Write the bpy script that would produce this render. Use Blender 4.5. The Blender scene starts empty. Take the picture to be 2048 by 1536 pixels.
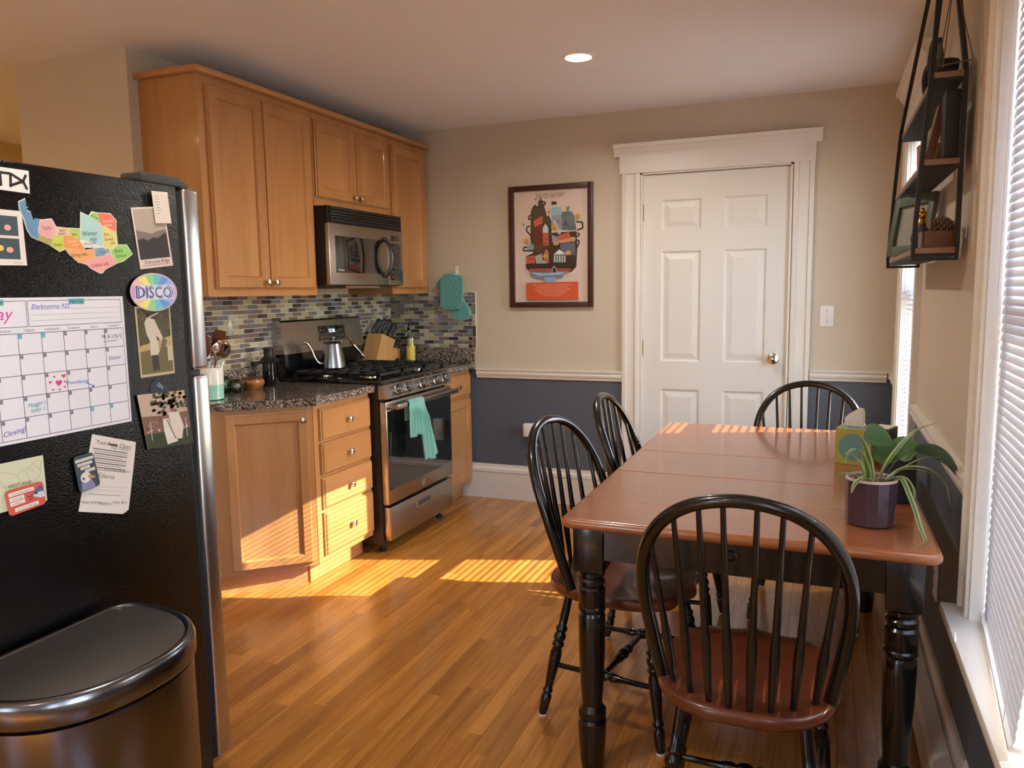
import bpy, bmesh, math, random
from mathutils import Vector, Matrix
random.seed(7)
scene = bpy.context.scene
C = scene.collection
R = math.radians

# ------------------------------------------------------------------ camera
yaw, pitch, roll = -0.38342956, -0.11925602, 0.01482171
EYE = Vector((0, 0, 1.375))
fw = Vector((math.sin(yaw)*math.cos(pitch), math.cos(yaw)*math.cos(pitch), math.sin(pitch)))
rt = Vector((math.cos(yaw), -math.sin(yaw), 0)); dn = fw.cross(rt)
rt2 = math.cos(roll)*rt + math.sin(roll)*dn
dn2 = -math.sin(roll)*rt + math.cos(roll)*dn
cam = bpy.data.cameras.new('camera')
cam.sensor_width = 36; cam.lens = 1546.69/2048*36; cam.clip_start = 0.02
camo = bpy.data.objects.new('camera', cam); C.objects.link(camo)
camo.matrix_world = Matrix(((rt2.x, -dn2.x, -fw.x, EYE.x), (rt2.y, -dn2.y, -fw.y, EYE.y), (rt2.z, -dn2.z, -fw.z, EYE.z), (0, 0, 0, 1)))
scene.camera = camo

# ------------------------------------------------------------------ world, sun, exposure
SUN = Vector((1, .33, .61)).normalized()          # direction towards the sun
w = bpy.data.worlds.new('sky'); scene.world = w; w.use_nodes = True
nt = w.node_tree; bg = nt.nodes['Background']
sky = nt.nodes.new('ShaderNodeTexSky'); sky.sky_type = 'NISHITA'; sky.sun_disc = False
sky.sun_elevation = math.asin(SUN.z); sky.sun_rotation = math.atan2(SUN.x, SUN.y)
hsv = nt.nodes.new('ShaderNodeHueSaturation'); hsv.inputs['Saturation'].default_value = 1.0
nt.links.new(sky.outputs[0], hsv.inputs['Color']); nt.links.new(hsv.outputs[0], bg.inputs[0]); bg.inputs[1].default_value = 1.45
sl = bpy.data.lights.new('sun', 'SUN'); sl.energy = 18.0; sl.angle = R(0.3); sl.color = (1, .91, .72)
so = bpy.data.objects.new('sun', sl); C.objects.link(so)
so.rotation_euler = SUN.to_track_quat('Z', 'Y').to_euler(); so.location = (6, 3, 6)
vs = scene.view_settings
vs.view_transform = 'Standard'; vs.look = 'None'; vs.gamma = 1; vs.use_curve_mapping = False
vs.exposure = 0.86

# ------------------------------------------------------------------ materials
def lin(c):
    r = []
    for v in c[:3]:
        v = v/255
        r.append(v/12.92 if v <= .04045 else ((v+.055)/1.055)**2.4)
    return (r[0], r[1], r[2], 1)
M = {}
def nodes(name):
    m = bpy.data.materials.new(name); m.use_nodes = True
    t = m.node_tree; M[name] = m
    return m, t, t.nodes['Principled BSDF'], (lambda k, **a: _n(t, k, a))
def _n(t, k, a):
    n = t.nodes.new('ShaderNode'+k)
    for x, y in a.items(): setattr(n, x, y)
    return n
def mat(name, c, rough=.5, metal=0, coat=0, var=0, vscale=6, bump=0, bscale=60, stretch=(1, 1, 1), spec=.5, emit=None, es=0, aniso=0, sheen=0):
    m, t, p, N = nodes(name); L = t.links.new
    p.inputs['Base Color'].default_value = lin(c)
    p.inputs['Roughness'].default_value = rough
    p.inputs['Metallic'].default_value = metal
    p.inputs['Coat Weight'].default_value = coat
    p.inputs['Coat Roughness'].default_value = .08
    p.inputs['Specular IOR Level'].default_value = spec
    p.inputs['Sheen Weight'].default_value = sheen
    if emit:
        p.inputs['Emission Color'].default_value = lin(emit); p.inputs['Emission Strength'].default_value = es
    if var or bump:
        tc = N('TexCoord'); mp = N('Mapping'); mp.inputs['Scale'].default_value = stretch
        L(tc.outputs['Object'], mp.inputs['Vector'])
    if var:
        n = N('TexNoise'); n.inputs['Scale'].default_value = vscale; n.inputs['Detail'].default_value = 4
        L(mp.outputs[0], n.inputs['Vector'])
        mx = N('MixRGB'); d = lin([max(0, v*(1-var)) for v in c]); e = lin([min(255, v*(1+var)) for v in c])
        mx.inputs[1].default_value = d; mx.inputs[2].default_value = e
        L(n.outputs['Fac'], mx.inputs[0]); L(mx.outputs[0], p.inputs['Base Color'])
    if bump:
        n = N('TexNoise'); n.inputs['Scale'].default_value = bscale; n.inputs['Detail'].default_value = 3
        L(mp.outputs[0], n.inputs['Vector'])
        b = N('Bump'); b.inputs['Strength'].default_value = bump; b.inputs['Distance'].default_value = .004
        L(n.outputs['Fac'], b.inputs['Height']); L(b.outputs[0], p.inputs['Normal'])
    return m
def wood(name, a, b, axis=2, scale=9, rough=.35, coat=.2, along=.08, tone=False, band=.5, cr=.08, bmp=.06):
    """streaky wood; the grain runs along the given axis"""
    m, t, p, N = nodes(name); L = t.links.new
    tc = N('TexCoord'); mp = N('Mapping'); s = [1, 1, 1]; s[axis] = along; mp.inputs['Scale'].default_value = s
    src = tc.outputs['Object']
    if tone:
        at = N('Attribute', attribute_name='tone')
        sc = N('VectorMath', operation='SCALE'); sc.inputs[3].default_value = 37.0
        L(at.outputs['Color'], sc.inputs[0])
        ad = N('VectorMath', operation='ADD'); L(src, ad.inputs[0]); L(sc.outputs[0], ad.inputs[1]); src = ad.outputs[0]
    else:
        oi = N('ObjectInfo'); mu = N('Math', operation='MULTIPLY'); mu.inputs[1].default_value = 13
        L(oi.outputs['Random'], mu.inputs[0])
        ad = N('VectorMath', operation='ADD'); L(src, ad.inputs[0]); L(mu.outputs[0], ad.inputs[1]); src = ad.outputs[0]
    L(src, mp.inputs['Vector'])
    n1 = N('TexNoise'); n1.inputs['Scale'].default_value = scale; n1.inputs['Detail'].default_value = 6; n1.inputs['Distortion'].default_value = .6
    n2 = N('TexNoise'); n2.inputs['Scale'].default_value = scale*9; n2.inputs['Detail'].default_value = 3
    L(mp.outputs[0], n1.inputs['Vector']); L(mp.outputs[0], n2.inputs['Vector'])
    mx = N('Math', operation='MULTIPLY_ADD'); mx.inputs[1].default_value = band; L(n2.outputs['Fac'], mx.inputs[0]); L(n1.outputs['Fac'], mx.inputs[2])
    rp = N('ValToRGB'); rp.color_ramp.elements[0].position = .35+band*.3; rp.color_ramp.elements[1].position = .75+band*.4
    rp.color_ramp.elements[0].color = lin(a); rp.color_ramp.elements[1].color = lin(b)
    L(mx.outputs[0], rp.inputs[0]); out = rp.outputs[0]
    if tone:
        hs = N('HueSaturation'); mr = N('MapRange'); mr.inputs[3].default_value = .80; mr.inputs[4].default_value = 1.12
        L(at.outputs['Fac'], mr.inputs[0]); L(mr.outputs[0], hs.inputs['Value']); L(out, hs.inputs['Color']); out = hs.outputs[0]
    L(out, p.inputs['Base Color'])
    p.inputs['Roughness'].default_value = rough; p.inputs['Coat Weight'].default_value = coat; p.inputs['Coat Roughness'].default_value = cr
    bp = N('Bump'); bp.inputs['Strength'].default_value = bmp; bp.inputs['Distance'].default_value = .002
    L(n2.outputs['Fac'], bp.inputs['Height']); L(bp.outputs[0], p.inputs['Normal'])
    return m
def granite(name):
    m, t, p, N = nodes(name); L = t.links.new
    tc = N('TexCoord')
    v = N('TexVoronoi'); v.inputs['Scale'].default_value = 190; L(tc.outputs['Object'], v.inputs['Vector'])
    sp = N('SeparateColor'); L(v.outputs['Color'], sp.inputs[0])
    rp = N('ValToRGB'); e = rp.color_ramp; e.interpolation = 'CONSTANT'
    e.elements[0].position = 0; e.elements[0].color = lin((38, 35, 34)); e.elements[1].position = .28; e.elements[1].color = lin((104, 92, 84))
    for pos, c in ((.5, (140, 128, 116)), (.68, (120, 96, 80)), (.82, (176, 166, 154))):
        k = e.elements.new(pos); k.color = lin(c)
    L(sp.outputs[0], rp.inputs[0])
    n = N('TexNoise'); n.inputs['Scale'].default_value = 26; n.inputs['Detail'].default_value = 5; L(tc.outputs['Object'], n.inputs['Vector'])
    mx = N('MixRGB', blend_type='MULTIPLY'); mx.inputs[0].default_value = .7
    r2 = N('ValToRGB'); r2.color_ramp.elements[0].position = .35; r2.color_ramp.elements[0].color = (.6, .57, .54, 1); r2.color_ramp.elements[1].position = .6
    L(n.outputs['Fac'], r2.inputs[0]); L(rp.outputs[0], mx.inputs[1]); L(r2.outputs[0], mx.inputs[2]); L(mx.outputs[0], p.inputs['Base Color'])
    p.inputs['Roughness'].default_value = .12; p.inputs['Coat Weight'].default_value = .3
def steel(name, c, rough, axis, amt=.04):
    """brushed metal: roughness streaks along one axis"""
    m, t, p, N = nodes(name); L = t.links.new
    p.inputs['Base Color'].default_value = lin(c); p.inputs['Metallic'].default_value = 1
    p.inputs['Roughness'].default_value = rough; p.inputs['Anisotropic'].default_value = amt*6
def thin_glass(name, tint=(255, 255, 255), refl=.06):
    m, t, p, N = nodes(name); L = t.links.new
    tr = N('BsdfTransparent'); tr.inputs[0].default_value = lin(tint)
    gl = N('BsdfGlossy'); gl.inputs['Roughness'].default_value = .02
    mx = N('MixShader'); mx.inputs[0].default_value = refl
    L(tr.outputs[0], mx.inputs[1]); L(gl.outputs[0], mx.inputs[2]); L(mx.outputs[0], t.nodes['Material Output'].inputs[0])
def translucent(name, c, amt=.4, rough=.5):
    m, t, p, N = nodes(name); L = t.links.new
    p.inputs['Base Color'].default_value = lin(c); p.inputs['Roughness'].default_value = rough
    tl = N('BsdfTranslucent'); tl.inputs[0].default_value = lin(c)
    mx = N('MixShader'); mx.inputs[0].default_value = amt
    L(p.outputs[0], mx.inputs[1]); L(tl.outputs[0], mx.inputs[2]); L(mx.outputs[0], t.nodes['Material Output'].inputs[0])
def attr_mat(name, attr, rough=.5, coat=0):
    m, t, p, N = nodes(name); L = t.links.new
    a = N('Attribute', attribute_name=attr); L(a.outputs['Color'], p.inputs['Base Color']); p.inputs['Roughness'].default_value = rough
    p.inputs['Coat Weight'].default_value = coat

mat('wall_paint', (204, 189, 168), .75, bump=.02, bscale=220)
mat('wall_slate', (86, 92, 102), .55, bump=.02, bscale=220)
mat('hall_paint', (214, 186, 120), .8)
mat('ceiling_paint', (238, 237, 236), .85)
mat('trim_white', (226, 219, 208), .38, var=.015, vscale=12)
mat('door_white', (224, 218, 208), .42, bump=.01, bscale=300, stretch=(1, 1, .05))
wood('maple', (166, 112, 62), (190, 136, 82), 2, 5, .34, .25, .12, band=.3)
wood('maple_h', (166, 112, 62), (190, 136, 82), 1, 5, .34, .25, .12, band=.3)
wood('oak_floor', (148, 89, 31), (199, 136, 60), 1, 14, .26, .35, .05, tone=True, band=.45, cr=.12)
wood('cherry', (150, 88, 50), (161, 97, 57), 0, 7, .25, .5, .1, band=.3, cr=.1, bmp=.008)
wood('cherry_seat', (84, 40, 22), (110, 55, 31), 1, 9, .3, .3, .12, band=.4, bmp=.02)
mat('black_lacquer', (15, 13, 13), .24, coat=.3, var=.1)
mat('fridge_black', (5, 5, 6), .18, bump=.4, bscale=230, spec=.38)
mat('plastic_black', (20, 20, 21), .4)
mat('matte_black', (26, 25, 25), .7)
mat('dark_grey', (58, 58, 60), .5)
mat('enamel_black', (14, 14, 15), .12, coat=.4)
mat('black_glass', (8, 9, 10), .04, coat=1, spec=.7)
steel('steel', (172, 164, 156), .26, 1)
steel('steel_v', (152, 152, 156), .24, 2)
steel('steel_bin', (112, 111, 114), .22, 2)
steel('steel_fridge', (205, 203, 202), .28, 2)
mat('lid_steel', (104, 98, 92), .5, metal=1)
mat('chrome', (222, 216, 208), .1, metal=1)
mat('nickel', (196, 186, 172), .24, metal=1)
mat('brass', (170, 136, 74), .3, metal=1)
granite('granite')
mat('grout', (232, 226, 208), .8)
for i, c in enumerate(((168, 160, 132), (122, 104, 90), (60, 54, 58), (116, 112, 122), (188, 182, 158))): mat('tile_%d' % i, c, .12, coat=.5, var=.06, vscale=9)
mat('white_plastic', (232, 228, 224), .35)
mat('paper', (232, 226, 214), .8)
attr_mat('print', 'Col', .55)
attr_mat('poster_print', 'Col', .35, .3)
mat('poster_frame', (70, 40, 34), .35, var=.08)
mat('teal_cloth', (112, 176, 166), .9, bump=.9, bscale=420, sheen=.4)
mat('teal_quilt', (92, 160, 154), .85, bump=.3, bscale=300, sheen=.3)
mat('block_wood', (196, 150, 92), .5, var=.12, vscale=20, stretch=(1, 1, .1))
mat('dark_wood', (92, 48, 26), .4, var=.25, vscale=18, stretch=(1, 1, .15))
wood('bowl_wood', (110, 58, 26), (190, 124, 62), 0, 16, .3, .4, .2)
mat('mint_glaze', (158, 214, 196), .15, coat=.5)
mat('white_glaze', (232, 228, 218), .15, coat=.5)
mat('purple_glaze', (70, 52, 62), .22, coat=.5)
mat('pot_rim', (206, 188, 178), .5)
mat('soil', (64, 48, 36), .95, bump=.6, bscale=80)
mat('tissue_box', (178, 168, 78), .6)
mat('tissue_teal', (104, 156, 150), .6)
translucent('tissue', (240, 232, 220), .3)
translucent('slat', (196, 197, 208), .025, .45)
mat('cord', (224, 220, 214), .8)
thin_glass('pane', (250, 252, 255), .05)
thin_glass('bottle_glass', (222, 232, 226), .12)
thin_glass('green_glass', (120, 176, 130), .14)
thin_glass('frame_glass', (255, 255, 255), .03)
mat('oil', (214, 186, 60), .3)
mat('frame_green', (78, 88, 68), .5)
mat('picture_grey', (150, 150, 138), .5, var=.1, vscale=30)
mat('vase_purple', (64, 52, 84), .12, coat=.6)
mat('gold', (190, 150, 80), .25, metal=1)
mat('cone', (112, 82, 58), .9, bump=.8, bscale=90)
mat('cork', (168, 126, 82), .85, var=.18, vscale=60)
mat('shelf_wood', (132, 102, 76), .55, var=.15, vscale=30)
mat('strap', (34, 34, 36), .75)
mat('speaker_cloth', (42, 44, 48), .9, bump=.4, bscale=500)
mat('heater', (206, 200, 188), .4)
mat('vent_dark', (18, 16, 15), .8)
mat('lamp_trim', (240, 236, 228), .5)
mat('lamp_lens', (255, 246, 224), .5, emit=(255, 232, 190), es=14)
mat('display', (200, 225, 255), .5, emit=(190, 220, 255), es=2.2)
mat('ground', (150, 146, 136), .9, var=.1, vscale=1)
m, t, p, N = nodes('leaf'); L = t.links.new
a = N('Attribute', attribute_name='Col'); L(a.outputs['Color'], p.inputs['Base Color']); p.inputs['Roughness'].default_value = .4
tl = N('BsdfTranslucent'); L(a.outputs['Color'], tl.inputs[0]); mx = N('MixShader'); mx.inputs[0].default_value = .3
L(p.outputs[0], mx.inputs[1]); L(tl.outputs[0], mx.inputs[2]); L(mx.outputs[0], t.nodes['Material Output'].inputs[0])

# ------------------------------------------------------------------ mesh building
class MB:
    def __init__(s, M=None): s.bm = bmesh.new(); s.M = M or Matrix(); s.mi = 0
    def _fin(s, vs, fs):
        for v in vs: v.co = s.M @ v.co
        for f in fs: f.material_index = s.mi
    def poly(s, pts, faces):
        vs = [s.bm.verts.new(p) for p in pts]; fs = []
        for f in faces:
            try: fs.append(s.bm.faces.new([vs[i] for i in f]))
            except ValueError: pass
        s._fin(vs, fs); return s
    def box(s, x0, x1, y0, y1, z0, z1, bev=0, seg=2):
        b = bmesh.new() if bev else s.bm
        P = [(x0, y0, z0), (x1, y0, z0), (x1, y1, z0), (x0, y1, z0), (x0, y0, z1), (x1, y0, z1), (x1, y1, z1), (x0, y1, z1)]
        F = [(3, 2, 1, 0), (4, 5, 6, 7), (0, 1, 5, 4), (1, 2, 6, 5), (2, 3, 7, 6), (3, 0, 4, 7)]
        if not bev: return s.poly(P, F)
        vs = [b.verts.new(p) for p in P]
        for f in F: b.faces.new([vs[i] for i in f])
        bmesh.ops.bevel(b, geom=list(b.edges), offset=bev, segments=seg, profile=.5, affect='EDGES')
        return s._take(b)
    def _take(s, b):
        b.verts.index_update()
        pts = [v.co.copy() for v in b.verts]; fs = [[v.index for v in f.verts] for f in b.faces]; b.free()
        return s.poly(pts, fs)
    def prism(s, poly, a, b, plane='xy', bev=0, seg=2):
        """extrude a 2D outline between a and b along the normal of the plane"""
        n = len(poly)
        g = {'xy': lambda u, v, h: (u, v, h), 'xz': lambda u, v, h: (u, h, v), 'yz': lambda u, v, h: (h, u, v)}[plane]
        ar = sum(poly[i][0]*poly[(i+1) % n][1]-poly[(i+1) % n][0]*poly[i][1] for i in range(n))
        if ar < 0: poly = poly[::-1]
        P = [g(u, v, a) for u, v in poly]+[g(u, v, b) for u, v in poly]
        F = [list(range(n))[::-1], list(range(n, 2*n))]+[(i, (i+1) % n, n+(i+1) % n, n+i) for i in range(n)]
        if (plane == 'xz') != (b < a): F = [f[::-1] for f in F]
        if not bev: return s.poly(P, F)
        t = bmesh.new(); vs = [t.verts.new(p) for p in P]
        for f in F: t.faces.new([vs[i] for i in f])
        bmesh.ops.bevel(t, geom=[e for e in t.edges if abs(len(set(x.index for x in e.link_faces))) == 2], offset=bev, segments=seg, profile=.5, affect='EDGES', clamp_overlap=True)
        return s._take(t)
    def lathe(s, prof, c=(0, 0, 0), n=28, M=None, cap=True):
        P = []; F = []; M = M or Matrix()
        for r, z in prof:
            for k in range(n):
                a = 2*math.pi*k/n; P.append(M @ Vector((r*math.cos(a), r*math.sin(a), z))+Vector(c))
        m = len(prof)
        for j in range(m-1):
            for k in range(n):
                F.append((j*n+k, j*n+(k+1) % n, (j+1)*n+(k+1) % n, (j+1)*n+k))
        if cap:
            if prof[0][0] > 1e-5: F.append(list(range(n))[::-1])
            if prof[-1][0] > 1e-5: F.append(list(range((m-1)*n, m*n)))
        return s.poly(P, F)
    def turned(s, a, b, prof, n=14):
        """lathe a profile [(r, 0..1)] along the segment a-b"""
        a = Vector(a); b = Vector(b); d = b-a; q = Vector((0, 0, 1)).rotation_difference(d).to_matrix().to_4x4()
        return s.lathe([(r, t*d.length) for r, t in prof], a, n, q)
    def cyl(s, a, b, r, r2=None, n=20): return s.turned(a, b, [(r, 0), (r if r2 is None else r2, 1)], n)
    def tube(s, pts, r, n=10, closed=False, flat=1, up=None):
        pts = [Vector(p) for p in pts]; m = len(pts); P = []; F = []; prev = None
        for i in range(m):
            if closed: d = pts[(i+1) % m]-pts[i-1]
            else: d = pts[min(i+1, m-1)]-pts[max(i-1, 0)]
            d.normalize()
            if up is not None: x = Vector(up).cross(d).normalized()
            elif prev is None:
                x = d.orthogonal().normalized()
            else: x = (prev-d*prev.dot(d)).normalized()
            prev = x; y = d.cross(x)
            rr = r[i] if isinstance(r, (list, tuple)) else r
            for k in range(n):
                a = 2*math.pi*k/n; P.append(pts[i]+x*rr*math.cos(a)+y*rr*flat*math.sin(a))
        for i in range(m if closed else m-1):
            j = (i+1) % m
            for k in range(n): F.append((i*n+k, i*n+(k+1) % n, j*n+(k+1) % n, j*n+k))
        if not closed: F.append(list(range(n))[::-1]); F.append(list(range((m-1)*n, m*n)))
        return s.poly(P, F)
    def ball(s, c, r, n=16, sc=(1, 1, 1)):
        pr = [(max(r*math.sin(math.pi*i/(n//2)), 1e-6), -r*math.cos(math.pi*i/(n//2))) for i in range(n//2+1)]
        return s.lathe(pr, c, n, Matrix.Diagonal((*sc, 1)), cap=False)
def spline(P, n=6):
    P = [Vector(p) for p in P]; out = []
    for i in range(len(P)-1):
        a = P[max(i-1, 0)]; b = P[i]; c = P[i+1]; d = P[min(i+2, len(P)-1)]
        for k in range(n):
            t = k/n
            out.append(.5*((2*b)+(c-a)*t+(2*a-5*b+4*c-d)*t*t+(3*b-a-3*c+d)*t**3))
    out.append(P[-1]); return out
def wl(o):
    v = Vector((0, 0, 0))
    while o: v += o.location; o = o.parent
    return v
def mesh(name, mb, mats, smooth=True, ang=35):
    bm = mb.bm
    bmesh.ops.remove_doubles(bm, verts=bm.verts, dist=1e-6)
    me = bpy.data.meshes.new(name); bm.to_mesh(me); bm.free()
    for m in (mats if isinstance(mats, (list, tuple)) else [mats]): me.materials.append(M[m] if isinstance(m, str) else m)
    if smooth:
        me.shade_smooth(); me.set_sharp_from_angle(angle=R(ang))
    return me
def obj(name, mb, mats, parent=None, smooth=True, ang=35, label=None):
    me = mesh(name, mb, mats, smooth, ang)
    o = bpy.data.objects.new(name, me); C.objects.link(o)
    if parent:
        o.parent = parent; off = wl(parent)
        if off.length > 1e-9: me.transform(Matrix.Translation(-off))
    if label: o['label'] = label
    return o
def tag(o, label, cat, group=None):
    o['label'] = label; o['category'] = cat
    if group: o['group'] = group
    return o
def thing(name, label, cat, loc=(0, 0, 0), group=None):
    o = bpy.data.objects.new(name, None); C.objects.link(o); o.location = loc; o.empty_display_size = .05
    return tag(o, label, cat, group)
def single(name, mb, mats, label, cat, group=None, smooth=True, ang=35):
    return tag(obj(name, mb, mats, None, smooth, ang), label, cat, group)
def struct(name, mb=None, mats=None, loc=(0, 0, 0), smooth=False):
    if mb is None:
        o = bpy.data.objects.new(name, None); C.objects.link(o); o.location = loc; o.empty_display_size = .05
    else: o = obj(name, mb, mats, None, smooth)
    o['kind'] = 'structure'; return o
def dup(root, loc, rotz, label=None):
    r = root.copy(); C.objects.link(r); r.location = loc; r.rotation_euler = (0, 0, rotz)
    if label: r['label'] = label
    for ch in list(root.children):
        c = ch.copy(); C.objects.link(c); c.parent = r
        for g in ch.children:
            d = g.copy(); C.objects.link(d); d.parent = c
    return r
# flat prints --------------------------------------------------------
_tc = {}
def glyphs(s, shear=0):
    k = (s, shear)
    if k not in _tc:
        cu = bpy.data.curves.new('t', 'FONT'); cu.body = s; cu.size = 1; cu.resolution_u = 2; cu.shear = shear; cu.align_x = 'CENTER'
        o = bpy.data.objects.new('t', cu); C.objects.link(o)
        me = bpy.data.meshes.new_from_object(o)
        _tc[k] = ([(v.co.x, v.co.y) for v in me.vertices], [tuple(p.vertices) for p in me.polygons])
        bpy.data.objects.remove(o); bpy.data.curves.remove(cu); bpy.data.meshes.remove(me)
    return _tc[k]
class Print:
    """flat print on a plane: origin, right axis U, up axis V, normal N"""
    def __init__(s, O, U, V, step=.00012):
        s.O = Vector(O); s.U = Vector(U).normalized(); s.V = Vector(V).normalized(); s.N = s.U.cross(s.V); s.k = 1; s.P = []; s.F = []; s.c = []; s.step = step
    def at(s, u, v): return s.O+s.U*u+s.V*v+s.N*s.step*s.k
    def add(s, poly, col, up=True):
        b = len(s.P); n = len(poly)
        ar = sum(poly[i][0]*poly[(i+1) % n][1]-poly[(i+1) % n][0]*poly[i][1] for i in range(n))
        if ar < 0: poly = poly[::-1]
        s.P += [s.at(*p) for p in poly]; s.F.append(list(range(b, b+n))); s.c.append(col)
        if up: s.k += 1
        return s
    def rect(s, x0, x1, y0, y1, col, up=True): return s.add([(x0, y0), (x1, y0), (x1, y1), (x0, y1)], col, up)
    def ell(s, x, y, a, b, col, n=20, up=True): return s.add([(x+a*math.cos(2*math.pi*i/n), y+b*math.sin(2*math.pi*i/n)) for i in range(n)], col, up)
    def line(s, p, q, wd, col, up=False):
        p = Vector(p); q = Vector(q); d = (q-p); d.normalize(); n = Vector((-d.y, d.x))*wd/2
        return s.add([p-n, q-n, q+n, p+n], col, up)
    def pline(s, pts, wd, col):
        for a, b in zip(pts, pts[1:]): s.line(a, b, wd, col)
        s.k += 1; return s
    def text(s, t, x, y, size, col, rot=0, shear=0, wx=1):
        P, F = glyphs(t, shear); b = len(s.P); c, n = math.cos(rot), math.sin(rot)
        s.P += [s.at(x+size*(wx*u*c-v*n), y+size*(wx*u*n+v*c)) for u, v in P]
        for f in F: s.F.append([b+i for i in f]); s.c.append(col)
        return s
    def build(s, name, parent, material='print'):
        off = wl(parent) if parent else Vector()
        me = bpy.data.meshes.new(name); me.from_pydata([p-off for p in s.P], [], s.F)
        at = me.color_attributes.new('Col', 'FLOAT_COLOR', 'CORNER')
        for p in me.polygons:
            cl = lin(s.c[p.index])
            for li in p.loop_indices: at.data[li].color = cl
        me.materials.append(M[material])
        o = bpy.data.objects.new(name, me); C.objects.link(o); o.parent = parent
        return o
# ================================================================== the setting
XW, YB, ZC, XL, YL = .36, 4.665, 2.43, -2.78, 2.57
# floor: dark subfloor slab, oak strips laid along the room
b = MB(); b.box(-5.3, XW+.14, -2.7, YB+.14, -.08, -.012); floor = struct('floor', b, 'vent_dark')
def tone_mesh(me, tones):
    at = me.attributes.new('tone', 'FLOAT_COLOR', 'CORNER')
    for p in me.polygons:
        tv = tones[p.index]
        for li in p.loop_indices: at.data[li].color = (tv, tv, tv, 1)
PW = .057; far = MB(); ftones = []
nrow = int((XW+5.2)/PW)+1
for i in range(nrow):
    x1 = XW-i*PW; x0 = x1-PW+.0007
    if x1 < -5.2: break
    y = -2.6-random.random()*.9
    top = YB if x1 > -2.3 else 4.6
    while y < top:
        ln = random.choice((.45, .6, .75, .9, 1.1, 1.3)); y0 = max(y, -2.6); y1 = min(y+ln, top); y += ln
        if y1-y0 < .02: continue
        tv = min(1, max(0, random.gauss(.55, .2)))
        if random.random() < .06: tv = .15
        if x0 < -.86 < x1 and y0 < 2.02 < y1: tv = 0
        if x0 > -2.32 and y1 > 1.05:
            q = MB(); q.box(x0, x1, y0+.0004, y1-.0004, -.012, 0)
            me = mesh('plank', q, 'oak_floor', False); tone_mesh(me, [tv]*6)
            o = bpy.data.objects.new('plank', me); C.objects.link(o); o.parent = floor
        else:
            far.box(x0, x1, y0+.0004, y1-.0004, -.012, 0); ftones += [tv]*6
me = mesh('plank_field', far, 'oak_floor', False); tone_mesh(me, ftones)
o = bpy.data.objects.new('plank_field', me); C.objects.link(o); o.parent = floor; o['kind'] = 'stuff'

b = MB(); b.box(-5.3, XW+.14, -2.7, YB+.14, ZC, ZC+.1); ceiling = struct('ceiling', b, 'ceiling_paint')
ZR = .865
def two_tone(b, x0, x1, y0, y1, z0=0, z1=ZC):
    if z0 < ZR: b.mi = 1; b.box(x0, x1, y0, y1, z0, min(ZR, z1))
    if z1 > ZR: b.mi = 0; b.box(x0, x1, y0, y1, max(ZR, z0), z1)
DX0, DX1, DZ = -1.032, -.182, 2.062
b = MB(); two_tone(b, XL-.1, DX0, YB, YB+.13); two_tone(b, DX1, XW+.14, YB, YB+.13); b.mi = 0; b.box(DX0, DX1, YB, YB+.13, DZ, ZC)
b.mi = 0; b.box(DX0, DX1, YB+.11, YB+.13, 0, DZ)
wall_back = struct('wall_back', b, ['wall_paint', 'wall_slate'])
b = MB(); b.box(-3.46, XL, YL, YB+.13, 0, ZC); wall_left = struct('wall_left', b, 'wall_paint')
WIN = [(1.43, 2.08), (3.59, 4.25), (-.6, .35), (-2.05, -1.1)]; WZ0, WZ1 = .55, 2.10  # last two: unseen windows added behind the camera to brighten the room
b = MB(); y = -2.7
for a, c in sorted(WIN):
    two_tone(b, XW, XW+.14, y, a); two_tone(b, XW, XW+.14, a, c, 0, WZ0); two_tone(b, XW, XW+.14, a, c, WZ1, ZC); y = c
two_tone(b, XW, XW+.14, y, YB)
wall_right = struct('wall_right', b, ['wall_paint', 'wall_slate'])
FILL_WIN = [(-2.5, -1.75)]; b = MB(); x = -5.3  # unseen window added in the front wall for fill light
for a, c in FILL_WIN:
    two_tone(b, x, a, -2.84, -2.7); two_tone(b, a, c, -2.84, -2.7, 0, WZ0); two_tone(b, a, c, -2.84, -2.7, WZ1, ZC); x = c
two_tone(b, x, XW+.14, -2.84, -2.7); struct('wall_front', b, ['wall_paint', 'wall_slate'])
b = MB(); b.box(-5.3, -5.2, -2.7, 4.7, 0, ZC); b.box(-5.2, -3.46, 4.6, 4.7, 0, ZC); b.box(-5.2, -3.46, 4.3, 4.6, 2.22, ZC); hall = struct('wall_hall', b, 'hall_paint')
b = MB(); b.box(-5.2, -3.47, 4.56, 4.6, 1.98, 2.08); b.box(-5.2, -3.47, 4.55, 4.6, 2.08, 2.11); struct('trim_1', b, 'trim_white')

RAIL = [(0, 0), (.012, .004), (.014, .016), (.020, .022), (.024, .034), (.020, .046), (.028, .054), (.030, .066), (0, .066)]
def rail(b, axis, a, c, z):
    """chair rail moulding running along x on the back wall or along y on the right wall"""
    if axis == 'x': b.prism([(-u+YB, v+z) for u, v in RAIL], a, c, 'yz')
    else: b.prism([(XW-u, v+z) for u, v in RAIL], a, c, 'xz')
for i, (ax, a, c, z) in enumerate((('x', -2.128, -1.147, .808), ('x', -.066, XW-.031, .846), ('y', 2.172, 3.497, .828), ('y', 4.343, YB-.001, .846))):
    b = MB(); rail(b, ax, a, c, z); struct('trim_%d' % (i+2), b, 'trim_white')
BB = [(0, 0), (.02, 0), (.02, .175), (.024, .18), (.022, .2), (.012, .212), (.010, .23), (0, .23)]
b = MB(); b.prism([(YB-u, v) for u, v in BB], -2.25, -1.147, 'yz'); b.prism([(YB-u, v) for u, v in BB], -.066, XW-.03, 'yz'); struct('baseboard_back', b, 'trim_white')
b = MB(); b.prism([(XW-u*.8, v*.92) for u, v in BB], -2.6, YB-.03, 'xz'); struct('baseboard_right', b, 'trim_white')
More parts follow.
